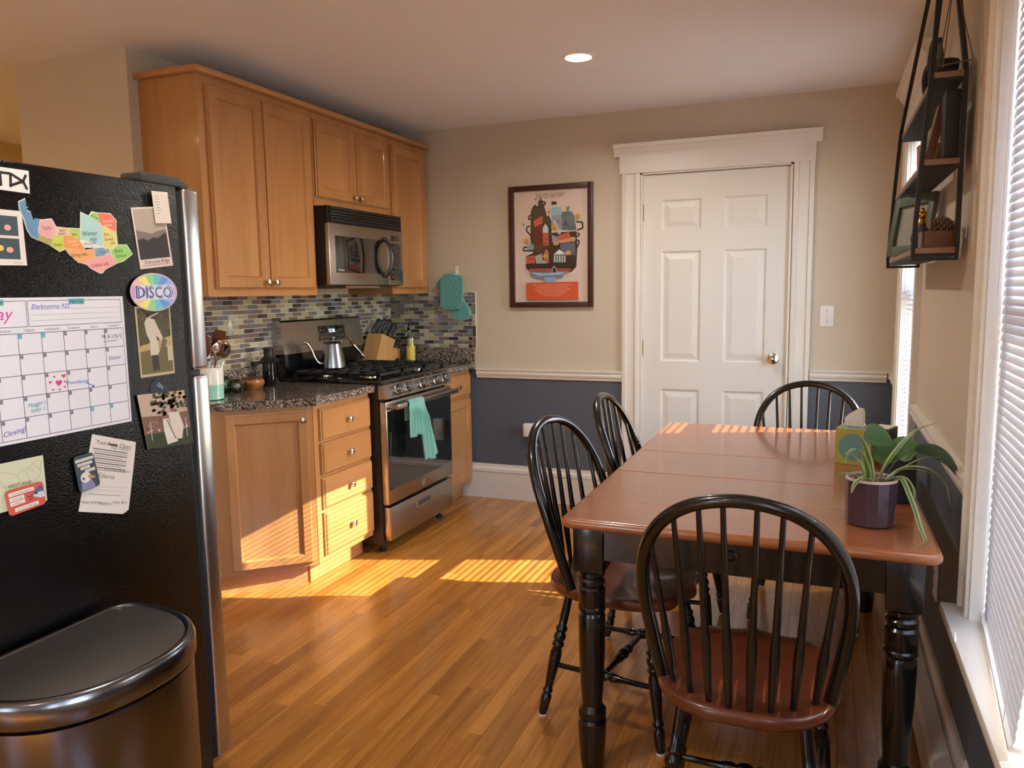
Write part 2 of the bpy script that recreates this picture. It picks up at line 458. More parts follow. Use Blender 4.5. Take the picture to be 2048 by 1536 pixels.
b = MB(); b.box(-3.46, XL, YL-.02, YL, 0, .2); struct('baseboard_left', b, 'trim_white')

# ------------------------------------------------------------------ six-panel door
door = struct('door_1', loc=(-.607, YB, 0))
b = MB(); yd = YB+.012
px = [(-.912, -.68), (-.546, -.313)]; pz = [(.18, .772), (.942, 1.598), (1.72, 1.899)]
xs = [-1.022, -.912, -.68, -.546, -.313, -.193]; zs = [.012, .18, .772, .942, 1.598, 1.72, 1.899, 2.047]
for i in range(5):
    for j in range(7):
        if i in (1, 3) and j in (1, 3, 5): continue
        b.box(xs[i], xs[i+1], yd, yd+.035, zs[j], zs[j+1])
obj('door_slab', b, 'door_white', door, False)
for x0, x1 in px:
    for z0, z1 in pz:
        b = MB()
        def ring(ins, y): return [(x0+ins, y, z0+ins), (x1-ins, y, z0+ins), (x1-ins, y, z1-ins), (x0+ins, y, z1-ins)]
        rings = [ring(0, yd), ring(.006, yd+.004), ring(.010, yd+.009), ring(.018, yd+.009), ring(.048, yd+.002), ring(.051, yd+.002)]
        P = [v for r in rings for v in r]; F = []
        for k in range(len(rings)-1):
            for e in range(4): F.append((k*4+e, k*4+(e+1) % 4, k*4+4+(e+1) % 4, k*4+4+e))
        F.append(tuple(range(20, 24)))
        b.poly(P, F); obj('door_panel', b, 'door_white', door, False)
for z in (1.83, 1.02, .2):
    b = MB(); b.cyl((-1.027, YB+.006, z-.05), (-1.027, YB+.006, z+.05), .006, n=10); b.box(-1.033, -1.018, YB+.011, YB+.013, z-.048, z+.048)
    obj('hinge', b, 'brass', door)
b = MB(); b.turned((-.263, yd, .967), (-.263, yd-.062, .967), [(.033, 0), (.033, .08), (.026, .16), (.012, .2), (.011, .42), (.024, .5), (.030, .66), (.027, .86), (.014, .98), (.001, 1)], 24)
obj('door_knob', b, 'chrome', door)
CAS = [(0, .0), (.108, 0), (.108, .020), (.086, .022), (.082, .012), (.030, .012), (.026, .02), (.004, .016), (0, .012)]
for nm, x, sg in (('door_casing', DX0-.004, -1), ('door_casing', DX1+.004, 1)):
    b = MB(); b.prism([(x+sg*(u), YB-v) for u, v in CAS], 0, 2.06, 'xy'); obj(nm, b, 'trim_white', door, False)
b = MB(); b.box(-1.034, -1.022, YB-.01, YB+.06, 0, 2.06); b.box(-.193, -.182, YB-.01, YB+.06, 0, 2.06); b.box(-1.034, -.182, YB-.01, YB+.06, 2.05, 2.062); obj('door_jamb', b, 'trim_white', door, False)
b = MB(); b.box(-1.158, -.066, YB-.024, YB, 2.06, 2.165); obj('door_header', b, 'trim_white', door, False)
CR = [(0, 2.16), (.026, 2.16), (.028, 2.172), (.036, 2.18), (.046, 2.196), (.052, 2.206), (.062, 2.206), (.064, 2.228), (0, 2.228)]
b = MB(); b.prism([(YB-u, v) for u, v in CR], -1.19, -.034, 'yz'); obj('crown_moulding', b, 'trim_white', door, False)

MBc = MB
# ------------------------------------------------------------------ windows with casings, sashes and panes
def window(i, y0, y1, WM=Matrix()):
    MB = lambda: MBc(WM)
    w = struct('window_%d' % i, loc=WM @ Vector((XW, (y0+y1)/2, WZ0))); cw = .088
    for s, ya, yb_ in ((-1, y0-cw, y0), (1, y1, y1+cw)):
        prof = [(0, 0), (cw, 0), (cw, .024), (cw-.016, .026), (cw-.02, .016), (.016, .016), (.010, .022), (0, .02)]
        b = MB(); b.prism([(XW-v, (y0-u if s < 0 else y1+u)) for u, v in prof], WZ0+.02, WZ1, 'xy'); obj('window_casing', b, 'trim_white', w, False)
    b = MB(); b.box(XW-.024, XW, y0-cw-.01, y1+cw+.01, WZ1, WZ1+.15); obj('window_header', b, 'trim_white', w, False)
    b = MB(); b.prism([(XW-u, v-2.16+WZ1+.145) for u, v in CR], y0-cw-.045, y1+cw+.045, 'xz'); obj('crown_moulding', b, 'trim_white', w, False)
    b = MB(); b.box(XW-.062, XW+.08, y0-cw-.006, y1+cw+.006, WZ0-.008, WZ0+.02, bev=.006); obj('window_stool', b, 'trim_white', w)
    b = MB(); b.box(XW-.022, XW, y0-cw+.005, y1+cw-.005, WZ0-.12, WZ0-.008, bev=.004); obj('window_apron', b, 'trim_white', w)
    for ya, yb_ in ((y0, y0+.012), (y1-.012, y1)):
        b = MB(); b.box(XW-.012, XW+.14, ya, yb_, WZ0+.02, WZ1); b.box(XW+.052, XW+.066, (ya if ya == y0 else ya-.012), (yb_+.012 if ya == y0 else yb_), WZ0+.02, WZ1); obj('window_jamb', b, 'trim_white', w, False)
    b = MB(); b.box(XW-.012, XW+.14, y0, y1, WZ1-.012, WZ1); obj('window_head', b, 'trim_white', w, False)
    zm = 1.345
    for za, zb, x in ((WZ0+.02, zm+.02, XW+.07), (zm-.02, WZ1-.012, XW+.1)):
        b = MB(); a, c = y0+.013, y1-.013
        b.box(x, x+.028, a, c, za, za+.05); b.box(x, x+.028, a, c, zb-.04, zb); b.box(x, x+.028, a, a+.04, za+.05, zb-.04); b.box(x, x+.028, c-.04, c, za+.05, zb-.04)
        o = obj('window_sash', b, 'trim_white', w, False)
        b = MB(); b.box(x+.012, x+.015, a+.04, c-.04, za+.05, zb-.04); obj('window_pane', b, 'pane', o, False)
for i, (a, c) in enumerate(WIN): window(i+1, a, c)
WF = Matrix.Translation((0, -2.34, 0)) @ Matrix.Rotation(R(-90), 4, 'Z')
for i, (a, c) in enumerate(FILL_WIN): window(i+5, a, c, WF)

def blind(y0, y1, tilt, label, lean=False, lift=0, pit=.0228):
    xb = XW+.022; zt = WZ1-.018; zb = WZ0+.02+lift
    t = thing('window_blind', label, 'blind', (xb, (y0+y1)/2, zb))
    b = MB(); b.box(xb-.014, xb+.014, y0, y1, zt-.026, zt, bev=.002); obj('head_rail', b, 'white_plastic', t)
    # one slat, hanging from its far end so that the lower ones can swing out together
    s = MB(); L_ = y1-y0-.004; n = 6; P = []
    ct, st = math.cos(tilt), math.sin(tilt)
    for k in range(n+1):
        u = -.0125+.025*k/n; h = .0022*(1-(u/.0125)**2)
        P += [(u*ct-h*st, 0, u*st+h*ct), (u*ct-h*st, -L_, u*st+h*ct)]
    s.poly(P, [(2*k, 2*k+1, 2*k+3, 2*k+2) for k in range(n)])
    sm = mesh('slat', s, 'slat'); z = zt-.045; k = 0
    rail_lean = 0
    while z > zb+.02:
        o = bpy.data.objects.new('slat', sm); C.objects.link(o); o.parent = t
        f = 0
        if lean: f = max(0, (1.25-z)/.66)
        o.location = Vector((xb, y1-.002, z))-t.location; o.rotation_euler = (0, 0, R(-5.5)*f)
        z -= pit; k += 1; rail_lean = f
    rl = Matrix.Translation((xb, y1-.002, 0)) @ Matrix.Rotation(R(-5.5)*rail_lean, 4, 'Z') @ Matrix.Translation((-xb, -(y1-.002), 0))
    b = MB(rl); b.box(xb-.012, xb+.012, y0+.002, y1-.002, zb, zb+.012, bev=.003); obj('bottom_rail', b, 'white_plastic', t)
    for f in (.12, .88):
        yy = y0+(y1-y0)*f; b = MB(); dx = math.sin(R(-5.5)*rail_lean)*(y1-yy)
        for e in (-.0135, .0135):
            b.tube([(xb+e, yy, zt-.03), (xb+e, yy, 1.25 if lean else 1.3), (xb+e+dx, yy, zb+.012)], .0009, 5)
        obj('ladder_cord', b, 'cord', t)
    b = MB(); yy = y1-.05; b.tube([(xb-.02, yy, zt-.03), (xb-.021, yy, 1.35)], .003, 6); obj('tilt_wand', b, 'white_plastic', t)
    return t
blind(WIN[0][0]+.02, WIN[0][1]-.016, R(74), 'closed white slatted blind in the near window right of the hanging shelf', True, .012, .0205)
blind(WIN[1][0]+.02, WIN[1][1]-.016, R(14), 'open white slatted blind in the sunlit window by the far corner')
b = MB(); b.box(.56, 40, -30, 40, -.9, -.8); b.box(-40, .56, -30, -2.9, -.9, -.8); struct('ground', b, 'ground')
# ================================================================== fitted kitchen on the left wall
def frame(o, u, v): # local (u, v, n) -> world
    u = Vector(u).normalized(); v = Vector(v); n = u.cross(v)
    return Matrix(((u.x, v.x, n.x, o[0]), (u.y, v.y, n.y, o[1]), (u.z, v.z, n.z, o[2]), (0, 0, 0, 1)))
def rings(b, w, h, R_, cap=True):
    P = []; F = []
    for i, n in R_: P += [(i, i, n), (w-i, i, n), (w-i, h-i, n), (i, h-i, n)]
    m = len(R_)
    for k in range(m-1):
        for e in range(4): F.append((k*4+e, k*4+(e+1) % 4, k*4+4+(e+1) % 4, k*4+4+e))
    if cap: F.append(tuple(range(4*m-4, 4*m)))
    F.append((3, 2, 1, 0)); b.poly(P, F)
KNOB = [(.006, 0), (.0055, .45), (.009, .55), (.0155, .7), (.0150, .86), (.009, .97), (.001, 1)]
def knob(parent, F_, u, v, n):
    b = MB(); b.turned(F_ @ Vector((u, v, n)), F_ @ Vector((u, v, n+.028)), KNOB, 18); return obj('knob', b, 'nickel', parent)
def cab_door(parent, F_, w, h, ku, kv, fr=.055):
    b = MB(F_); rings(b, w, h, [(0, 0), (0, .011), (.005, .013), (.007, .02), (fr-.004, .02), (fr, .0165), (fr+.003, .010), (fr+.005, .009)], False)
    d = obj('door', b, 'maple', parent, False)
    b = MB(F_); b.box(fr, w-fr, fr, h-fr, .003, .0095); obj('door_panel', b, 'maple', d, False)
    knob(d, F_, ku, kv, .02); return d
def drawer(parent, F_, w, h):
    b = MB(F_); rings(b, w, h, [(0, 0), (0, .011), (.005, .0125), (.007, .017), (.010, .02)])
    d = obj('drawer_front', b, 'maple_h', parent, False); knob(d, F_, w/2, h/2, .02); return d
FX = -2.46
def upper(label, y0, y1, z0, z1, doors):
    t = thing('wall_cabinet', label, 'cabinet', (XL+.16, (y0+y1)/2, z0))
    b = MB(); b.box(XL, FX, y0, y1, z0, z1); obj('body', b, 'maple', t, False)
    for a, c, da, db, ku in doors: cab_door(t, frame((FX, a, da), (0, 1, 0), (0, 0, 1)), c-a, db-da, ku if ku >= 0 else c-a+ku, .03)
    return t
upper('tall maple wall cabinet with two doors beside the fridge', 2.622, 3.398, 1.37, 2.30, [(2.665, 3.004, 1.404, 2.268, -.026), (3.010, 3.368, 1.404, 2.268, .026)])
upper('short maple wall cabinet with two doors above the microwave', 3.402, 4.158, 1.832, 2.30, [(3.412, 3.772, 1.872, 2.266, -.026), (3.778, 4.132, 1.872, 2.266, .026)])
upper('narrow single-door maple wall cabinet right of the microwave', 4.162, 4.632, 1.37, 2.30, [(4.172, 4.566, 1.404, 2.263, .03)])
b = MB(); b.box(XL, FX+.032, 2.596, 4.645, 2.302, 2.327, bev=.003); single('cabinet_crown', b, 'maple_h', 'flat maple crown board running along the tops of the wall cabinets', 'trim')

CF = -2.18
# drawer base
t = thing('base_cabinet', 'maple base cabinet with four drawers left of the stove', 'cabinet', (-2.48, 3.18, 0))
b = MB(); b.box(XL, CF, 2.935, 3.408, .105, .868); obj('body', b, 'maple', t, False)
b = MB(); b.box(XL, CF-.07, 2.955, 3.408, 0, .105); obj('toe_kick', b, 'maple_h', t, False)
for z0, z1 in ((.69, .842), (.528, .676), (.362, .510), (.132, .345)): drawer(t, frame((CF, 2.974, z0), (0, 1, 0), (0, 0, 1)), .424, z1-z0)
# angled end base
AX, AY = -2.18, 2.93; dx, dy = -.7413, -.6712
t = thing('base_cabinet', 'angled maple end base cabinet with a single door facing the room', 'cabinet', (-2.55, 2.75, 0))
ex = AX+dx*.475; ey = AY+dy*.475
b = MB(); b.prism([(XL, ey), (ex, ey), (AX, AY), (XL, AY)], .105, .868); obj('body', b, 'maple', t, False)
tx, ty = -.6712*.07, .7413*.07
b = MB(); b.prism([(XL, ey+.02), (ex+tx-.02, ey+.02), (AX+tx-.02, AY+.0), (XL, AY)], 0, .105); obj('toe_kick', b, 'maple_h', t, False)
cab_door(t, frame((AX+dx*.384, AY+dy*.384, .124), (-dx, -dy, 0), (0, 0, 1)), .362, .72, .362-.022, .68, .045)
# right base
t = thing('base_cabinet', 'maple base cabinet with one drawer over one door right of the stove', 'cabinet', (-2.48, 4.42, 0))
b = MB(); b.box(XL, CF, 4.182, 4.642, .105, .868); obj('body', b, 'maple', t, False)
b = MB(); b.box(XL, CF-.07, 4.182, 4.642, 0, .105); obj('toe_kick', b, 'maple_h', t, False)
drawer(t, frame((CF, 4.222, .70), (0, 1, 0), (0, 0, 1)), .405, .142)
cab_door(t, frame((CF, 4.222, .135), (0, 1, 0), (0, 0, 1)), .405, .54, .03, .5, .05)
# granite worktops with upstands
ZT = .905
t = thing('countertop', 'speckled granite worktop with a clipped corner left of the stove', 'countertop', (-2.5, 3.0, ZT))
oxf, oyf = .6712*.035, -.7413*.035
P0 = (-2.142, 2.912); P1 = (ex+oxf-.02, ey+oyf-.018)
b = MB(); b.prism([(XL, P1[1]), P1, P0, (-2.142, 3.412), (XL, 3.412)], .869, ZT, bev=.008); obj('slab', b, 'granite', t)
b = MB(); b.box(XL+.0005, XL+.02, P1[1]+.02, 3.412, ZT, 1.005, bev=.002); obj('upstand', b, 'granite', t)
t = thing('countertop', 'short granite worktop between the stove and the far wall', 'countertop', (-2.5, 4.42, ZT))
b = MB(); b.box(XL, -2.142, 4.178, YB-.001, .869, ZT, bev=.008); obj('slab', b, 'granite', t)
b = MB(); b.box(XL+.0005, -2.142, YB-.021, YB-.001, ZT, 1.005, bev=.002); b.box(XL+.0005, XL+.02, 4.178, YB-.022, ZT, 1.005, bev=.002); obj('upstand', b, 'granite', t)

# ------------------------------------------------------------------ mosaic backsplash, tile by tile
TL, TH, G = .0735, .0246, .0026
ZS = 1.006; NR = 15
def tile_mesh(i, l, h):
    b = MB(); b.box(0, l-G, 0, h-G, 0, .004, bev=.0008, seg=1); return mesh('tile', b, 'tile_%d' % i, False)
full = [tile_mesh(i, TL, TH) for i in range(5)]; cache = {}
def put_tile(F_, u, v, l, h, i, parent, bag, big):
    if l < .008: return
    if big:
        if abs(l-TL) < 1e-5 and abs(h-TH) < 1e-5: me = full[i]
        else:
            k = (i, round(l, 3), round(h, 3))
            if k not in cache: cache[k] = tile_mesh(i, l, h)
            me = cache[k]
        o = bpy.data.objects.new('tile', me); C.objects.link(o); o.parent = parent; o.matrix_local = F_ @ Matrix.Translation((u, v, 0))
    else: bag.mi = i; bag.M = F_; bag.box(u, u+l-G, v, v+h-G, 0, .004)
def splash(wall, F_, length, vis, edge, vis2=None):
    b = MB(F_); b.box(0, length, 0, NR*TH+.001, -.004, .0015); g = obj('grout_bed', b, 'grout', wall, False)
    bag = MB(); n = 0; rr = random.Random(3)
    L2 = length-(TH+.001 if edge else 0)
    for r in range(NR):
        u = -(TL/2 if r % 2 else 0); last = -1
        while u < L2-.002:
            a = max(u, 0); c = min(u+TL, L2)
            i = rr.choice((0, 0, 1, 1, 2, 3, 3, 4, 2)); i = i if i != last else (i+1) % 5; last = i
            put_tile(F_, a+.001, r*TH+.001, c-a, TH, i, g, bag, vis(a, r) and c-a > .02 and n < 296)
            n += vis(a, r) and c-a > .02; u += TL
    if edge:
        for k in range(5): put_tile(F_, L2+.001, k*TL+.001, TH, TL, (1, 2, 0, 1, 3)[k], g, bag, True)
    if len(bag.bm.faces):
        o = obj('tile_field', bag, ['tile_%d' % i for i in range(5)], g, False); o['kind'] = 'stuff'
Y0T = 2.64
def vis_left(u, r):
    y = Y0T+u; z = ZS+r*TH
    if y < 2.9: return False
    if 3.46 < y < 4.17 and z < 1.19: return False
    return True
splash(wall_left, frame((XL+.0045, Y0T, ZS), (0, 1, 0), (0, 0, 1)), YB-.008-Y0T, vis_left, False)
splash(wall_back, frame((XL+.006, YB-.0045, ZS), (1, 0, 0), (0, 0, 1)), .645, lambda u, r: True, True)

# ------------------------------------------------------------------ gas range
t = thing('gas_range', 'stainless gas range with black cooktop and a teal towel on its handle', 'stove', (-2.42, 3.795, 0))
ra, rb = 3.417, 4.174
b = MB(); b.box(-2.74, -2.125, ra, rb, .05, .90); obj('body', b, 'plastic_black', t, False)
for x in (-2.66, -2.16):
    for y in (ra+.05, rb-.05):
        b = MB(); b.turned((x, y, 0), (x, y, .05), [(.022, 0), (.022, .25), (.01, .3), (.01, 1)], 14); obj('foot', b, 'plastic_black', t)
b = MB(); b.box(-2.75, -2.10, ra, rb, .90, .928, bev=.006); ck = obj('cooktop', b, 'enamel_black', t)
b = MB(); b.prism([(-2.126, .902), (-2.104, .902), (-2.078, .830), (-2.126, .830)], ra, rb, 'xz', bev=.002); cp = obj('control_panel', b, 'steel', t)
nv = Vector((.072, 0, .026)).normalized()
for y in (3.556, 3.660, 3.826, 3.992, 4.096):
    c0 = Vector((-2.0915, y, .866)); b = MB()
    b.turned(c0, c0+nv*.034, [(.031, 0), (.031, .12), (.027, .2), (.026, .85), (.022, 1)], 26)
    Fk = frame(c0+nv*.030, (0, 1, 0), nv.cross(Vector((0, 1, 0))))
    b.M = Fk; b.box(-.006, .006, -.026, .026, 0, .014, bev=.003); obj('knob', b, 'steel_v', cp)
b = MB(); b.box(-2.124, -2.084, ra+.004, rb-.004, .268, .815, bev=.004); od = obj('oven_door', b, 'steel', t)
b = MB(); b.box(-2.0845, -2.0815, ra+.016, rb-.016, .346, .765); obj('door_glass', b, 'black_glass', od, False)
b = MB(); b.box(-2.083, -2.0815, 3.78, 3.80, .3, .3, 0) if False else b.turned((-2.084, 3.797, .308), (-2.082, 3.797, .308), [(.020, 0), (.020, 1)], 24); obj('badge', b, 'nickel', od)
pr = Print((-2.082, 3.797, .308), (0, 1, 0), (0, 0, 1)); pr.text('GE', 0, -.008, .022, (70, 66, 62)); pr.build('badge_lettering', od)
for y in (3.62, 3.98):
    for k in range(2):
        b = MB(); b.box(-2.12, -2.09, y-.12, y+.12, .8165+k*.006, .8185+k*.006); obj('vent_slot', b, 'vent_dark', od, False)
b = MB(); b.box(-2.036, -2.016, ra+.018, rb-.03, .776, .806, bev=.006); h = obj('handle', b, 'steel', od)
for y in (ra+.03, rb-.042): b = MB(); b.box(-2.086, -2.034, y-.010, y+.010, .780, .802, bev=.003); obj('handle_mount', b, 'steel', h)
b = MB(); b.box(-2.124, -2.084, ra+.012, rb-.012, .072, .252, bev=.003); wd = obj('warming_drawer', b, 'steel', t)
b = MB(); b.box(-2.086, -2.0825, 3.718, 3.88, .178, .216); obj('pull_frame', b, 'chrome', wd, False)
b = MB(); b.box(-2.084, -2.082, 3.726, 3.872, .184, .210); obj('pull_recess', b, 'dark_grey', wd, False)
# backguard
b = MB(); b.prism([(-2.765, .928), (-2.70, .928), (-2.70, 1.05), (-2.765, 1.05)], ra, rb, 'xz', bev=.004); bg_ = obj('backguard_base', b, 'enamel_black', t)
b = MB(); b.prism([(-2.772, 1.052), (-2.70, 1.052), (-2.716, 1.225), (-2.724, 1.234), (-2.772, 1.234)], ra-.008, rb+.006, 'xz', bev=.006); bg = obj('backguard', b, 'steel', t)
up = Vector((-.016, 0, .173)).normalized()
Fd = frame(Vector((-2.7045, 3.735, 1.105)), (0, 1, 0), up)
b = MB(Fd); b.box(0, .262, 0, .086, -.002, .003, bev=.001); dp = obj('touch_panel', b, 'black_glass', bg)
pr = Print(Fd @ Vector((0, 0, .003)), (0, 1, 0), up); wc = (206, 214, 222)
for x in (.025, .055, .205, .235): pr.text('--', x, .058, .014, wc)
for i, x in enumerate((.03, .065, .1, .135, .185, .215, .24)): pr.text('ox+ovno'[i], x, .018, .014, wc)
pr.text('GE', .02, .074, .008, wc); pr.build('panel_lettering', dp)
pr = Print(Fd @ Vector((0, 0, .0033)), (0, 1, 0), up); pr.text('12:36', .128, .046, .03, wc); pr.build('clock_digits', dp, 'display')
# grates and burners
for k in range(3):
    ya = ra+.012+k*.2455; yb_ = ya+.238; b = MB(); za, zb = .948, .961
    for y in (ya+.006, yb_-.006): b.box(-2.66, -2.125, y-.006, y+.006, za, zb)
    for x in (-2.654, -2.131): b.box(x-.006, x+.006, ya, yb_, za, zb)
    for x in (-2.56, -2.46, -2.39, -2.32, -2.22): b.box(x-.005, x+.005, ya, yb_, za, zb)
    ym = (ya+yb_)/2; b.box(-2.655, -2.13, ym-.005, ym+.005, za, zb)
    for x in (-2.654, -2.39, -2.131):
        for y in (ya+.006, yb_-.006): b.box(x-.008, x+.008, y-.006, y+.006, .928, za)
    obj('grate', b, 'matte_black', ck, False)
for x, y, r in ((-2.53, 3.545, .04), (-2.25, 3.545, .045), (-2.39, 3.795, .05), (-2.53, 4.045, .038), (-2.25, 4.045, .045)):
    b = MB(); b.lathe([(r, .928), (r, .936), (r*.8, .938), (r*.78, .944), (.001, .945)], (x, y, 0), 24); obj('burner', b, 'nickel', ck)

# ------------------------------------------------------------------ microwave
t = thing('microwave', 'stainless and black microwave mounted over the range', 'microwave', (-2.58, 3.78, 1.418))
b = MB(); b.box(XL+.001, -2.405, 3.404, 4.156, 1.418, 1.829); obj('body', b, 'plastic_black', t, False)
b = MB(); b.box(-2.404, -2.384, 3.404, 4.156, 1.744, 1.829); vg = obj('vent_grille', b, 'vent_dark', t, False)
for k in range(5): b = MB(); b.box(-2.384, -2.374, 3.42, 4.14, 1.752+k*.0152, 1.762+k*.0152, bev=.002); obj('louvre', b, 'plastic_black', vg)
b = MB(); b.box(-2.404, -2.378, 3.404, 3.978, 1.422, 1.742, bev=.004); md = obj('microwave_door', b, 'steel', t)
b = MB(); b.box(-2.379, -2.3765, 3.458, 3.90, 1.486, 1.678, bev=.001); obj('door_window', b, 'black_glass', md)
pr = Print((-2.3765, 3.49, 1.496), (0, 1, 0), (0, 0, 1)); pr.text('Whirlpool', .012, 0, .014, (225, 225, 225)); pr.build('door_lettering', md)
b = MB(); b.tube(spline([(-2.38, 3.945, 1.69), (-2.352, 3.958, 1.655), (-2.340, 3.965, 1.58), (-2.352, 3.958, 1.505), (-2.38, 3.945, 1.47)], 6), .012, 12); obj('handle', b, 'enamel_black', md)
b = MB(); b.box(-2.404, -2.378, 3.982, 4.156, 1.422, 1.742, bev=.004); mc = obj('control_panel', b, 'steel', t)
b = MB(); b.box(-2.379, -2.3765, 4.005, 4.135, 1.452, 1.665, bev=.001); kp = obj('keypad', b, 'black_glass', mc)
b = MB(); b.box(-2.379, -2.3765, 4.02, 4.12, 1.68, 1.712, bev=.001); obj('clock_window', b, 'black_glass', mc)
for i in range(3):
    for j in range(7):
        b = MB(); yy = 4.018+i*.036; zz = 1.462+j*.0285; b.box(-2.3766, -2.3755, yy, yy+.030, zz, zz+.015, bev=.0004); obj('key', b, 'dark_grey', kp, False)
b = MB(); b.box(-2.62, -2.42, 3.6, 3.95, 1.405, 1.418); obj('hood_filter', b, 'nickel', t, False)

# ------------------------------------------------------------------ refrigerator
t = thing('refrigerator', 'black top-freezer refrigerator with stainless doors and magnets on its side', 'refrigerator', (-1.935, 1.24, 0))
b = MB(); b.box(-2.31, -1.56, .84, 1.572, .045, 1.657, bev=.006); obj('body', b, 'fridge_black', t)
b = MB(); b.box(-2.30, -1.568, 1.572, 1.592, .07, 1.645); obj('gasket', b, 'matte_black', t, False)
for n_, z0, z1 in (('freezer_door', 1.178, 1.655), ('fridge_door', .066, 1.162)):
    b = MB(); b.box(-2.31, -1.556, 1.592, 1.645, z0, z1, bev=.009, seg=3); d = obj(n_, b, 'steel_fridge', t)
    b = MB(); zc = z0+.10 if z0 > 1 else z1-.12; zd = z1-.08 if z0 > 1 else z1-.62
    b.tube([(-2.24, 1.645, zc), (-2.24, 1.685, zc), (-2.24, 1.685, zd), (-2.24, 1.645, zd)], .011, 10); obj('handle', b, 'steel_v', d)
b = MB(); b.box(-1.64, -1.566, 1.47, 1.60, 1.657, 1.682, bev=.006); b.box(-1.62, -1.575, 1.59, 1.63, 1.657, 1.672, bev=.004); obj('hinge_cover', b, 'dark_grey', t)
b = MB(); b.box(-1.60, -1.575, 1.56, 1.63, 1.163, 1.176); b.cyl((-1.585, 1.61, 1.155), (-1.585, 1.61, 1.183), .006); obj('middle_hinge', b, 'dark_grey', t)
b = MB(); b.box(-2.28, -1.58, 1.50, 1.572, .0, .045); obj('kick_grille', b, 'plastic_black', t, False)
for x in (-2.25, -1.60):
    b = MB(); b.turned((x, 1.595, 0), (x, 1.595, .05), [(.024, 0), (.024, .3), (.012, .4), (.012, 1)], 14); obj('foot', b, 'plastic_black', t)

# ------------------------------------------------------------------ step bin
def dshape(off):
    pts = []; yc, hl, xb, dp = 1.08, .232, -1.542, .335
    for k in range(41):
        th = math.pi*(k/40-.5); s = math.sin(th); c = max(0, math.cos(th))
        pts.append((xb+.075+(dp-.075-off)*c**.78, yc+(hl-off)*math.copysign(abs(s)**.86, s)))
    r = .045
    for k in range(9):
        a = math.pi/2*k/8; pts.append((xb+off+r-r*math.sin(a), yc+hl-off-r+r*math.cos(a)))
    for k in range(9):
        a = math.pi/2*k/8; pts.append((xb+off+r-r*math.cos(a), yc-hl+off+r-r*math.sin(a)))
    return pts
t = thing('trash_can', 'half-round stainless trash can standing against the fridge', 'trash can', (-1.4, 1.08, 0))
def loft(b, levels, cap0=True, cap1=True):
    n = len(dshape(0)); P = []; F = []
    for off, z in levels: P += [(x, y, z) for x, y in dshape(off)]
    for j in range(len(levels)-1):
        for k in range(n): F.append((j*n+k, j*n+(k+1) % n, (j+1)*n+(k+1) % n, (j+1)*n+k))
    if cap0: F.append(list(range(n))[::-1])
    if cap1: F.append(list(range((len(levels)-1)*n, len(levels)*n)))
    b.poly(P, F)
b = MB(); loft(b, [(.010, .025), (.006, .03), (.006, .592), (.014, .596)]); obj('bin_body', b, 'steel_bin', t, ang=50)
b = MB(); loft(b, [(.010, 0), (.008, .005), (.008, .025)]); obj('bin_base', b, 'plastic_black', t, ang=50)
b = MB(); loft(b, [(.012, .598), (.003, .600), (.0, .606), (.0, .640), (.003, .649), (.008, .655), (.015, .6555), (.019, .653), (.020, .648)], True, False); obj('rim_band', b, 'steel_bin', t, ang=60)
b = MB(); loft(b, [(.0195, .640), (.0205, .6510), (.022, .6517)]); obj('lid', b, 'lid_steel', t, ang=50)
b = MB(); b.box(-1.206, -1.16, 1.02, 1.14, .012, .024, bev=.004); obj('pedal', b, 'steel', t)
# ================================================================== things on the worktops and the stove
# gooseneck kettle on the left back grate
kx, ky, kz = -2.56, 3.655, .9615
t = thing('kettle', 'stainless gooseneck kettle with a wood-gripped handle on the stove', 'kettle', (kx, ky, kz))
b = MB(); b.lathe([(.066, 0), (.069, .004), (.068, .02), (.049, .132), (.048, .138)], (kx, ky, kz), 40); kb = obj('kettle_body', b, 'steel_v', t)
b = MB(); b.lathe([(.051, .136), (.052, .142), (.046, .147), (.012, .15), (.009, .152), (.010, .158), (.024, .168), (.022, .172), (.001, .174)], (kx, ky, kz), 32); obj('lid', b, 'steel_v', t)
hd = Vector((.5, .866, 0))
def kp(h, z): return Vector((kx, ky, kz))+hd*h+Vector((0, 0, z))
b = MB(); b.tube(spline([kp(-.060, .028), kp(-.085, .032), kp(-.108, .06), kp(-.125, .105), kp(-.148, .142), kp(-.172, .150), kp(-.186, .145)], 5), [.009-.0035*i/30 for i in range(31)], 12); obj('spout', b, 'chrome', t)
b = MB(); b.tube(spline([kp(.048, .125), kp(.06, .155), kp(.085, .168), kp(.108, .155), kp(.120, .135)], 6), .0055, 10); h = obj('handle', b, 'chrome', t)
b = MB(); b.tube([kp(.112, .15), kp(.128, .122)], .0075, 10); obj('wood_grip', b, 'dark_wood', h)
b = MB(); b.tube([kp(.127, .124), kp(.19, .052), kp(.198, .043)], [.0095, .0105, .006], 12); obj('steel_grip', b, 'chrome', h)

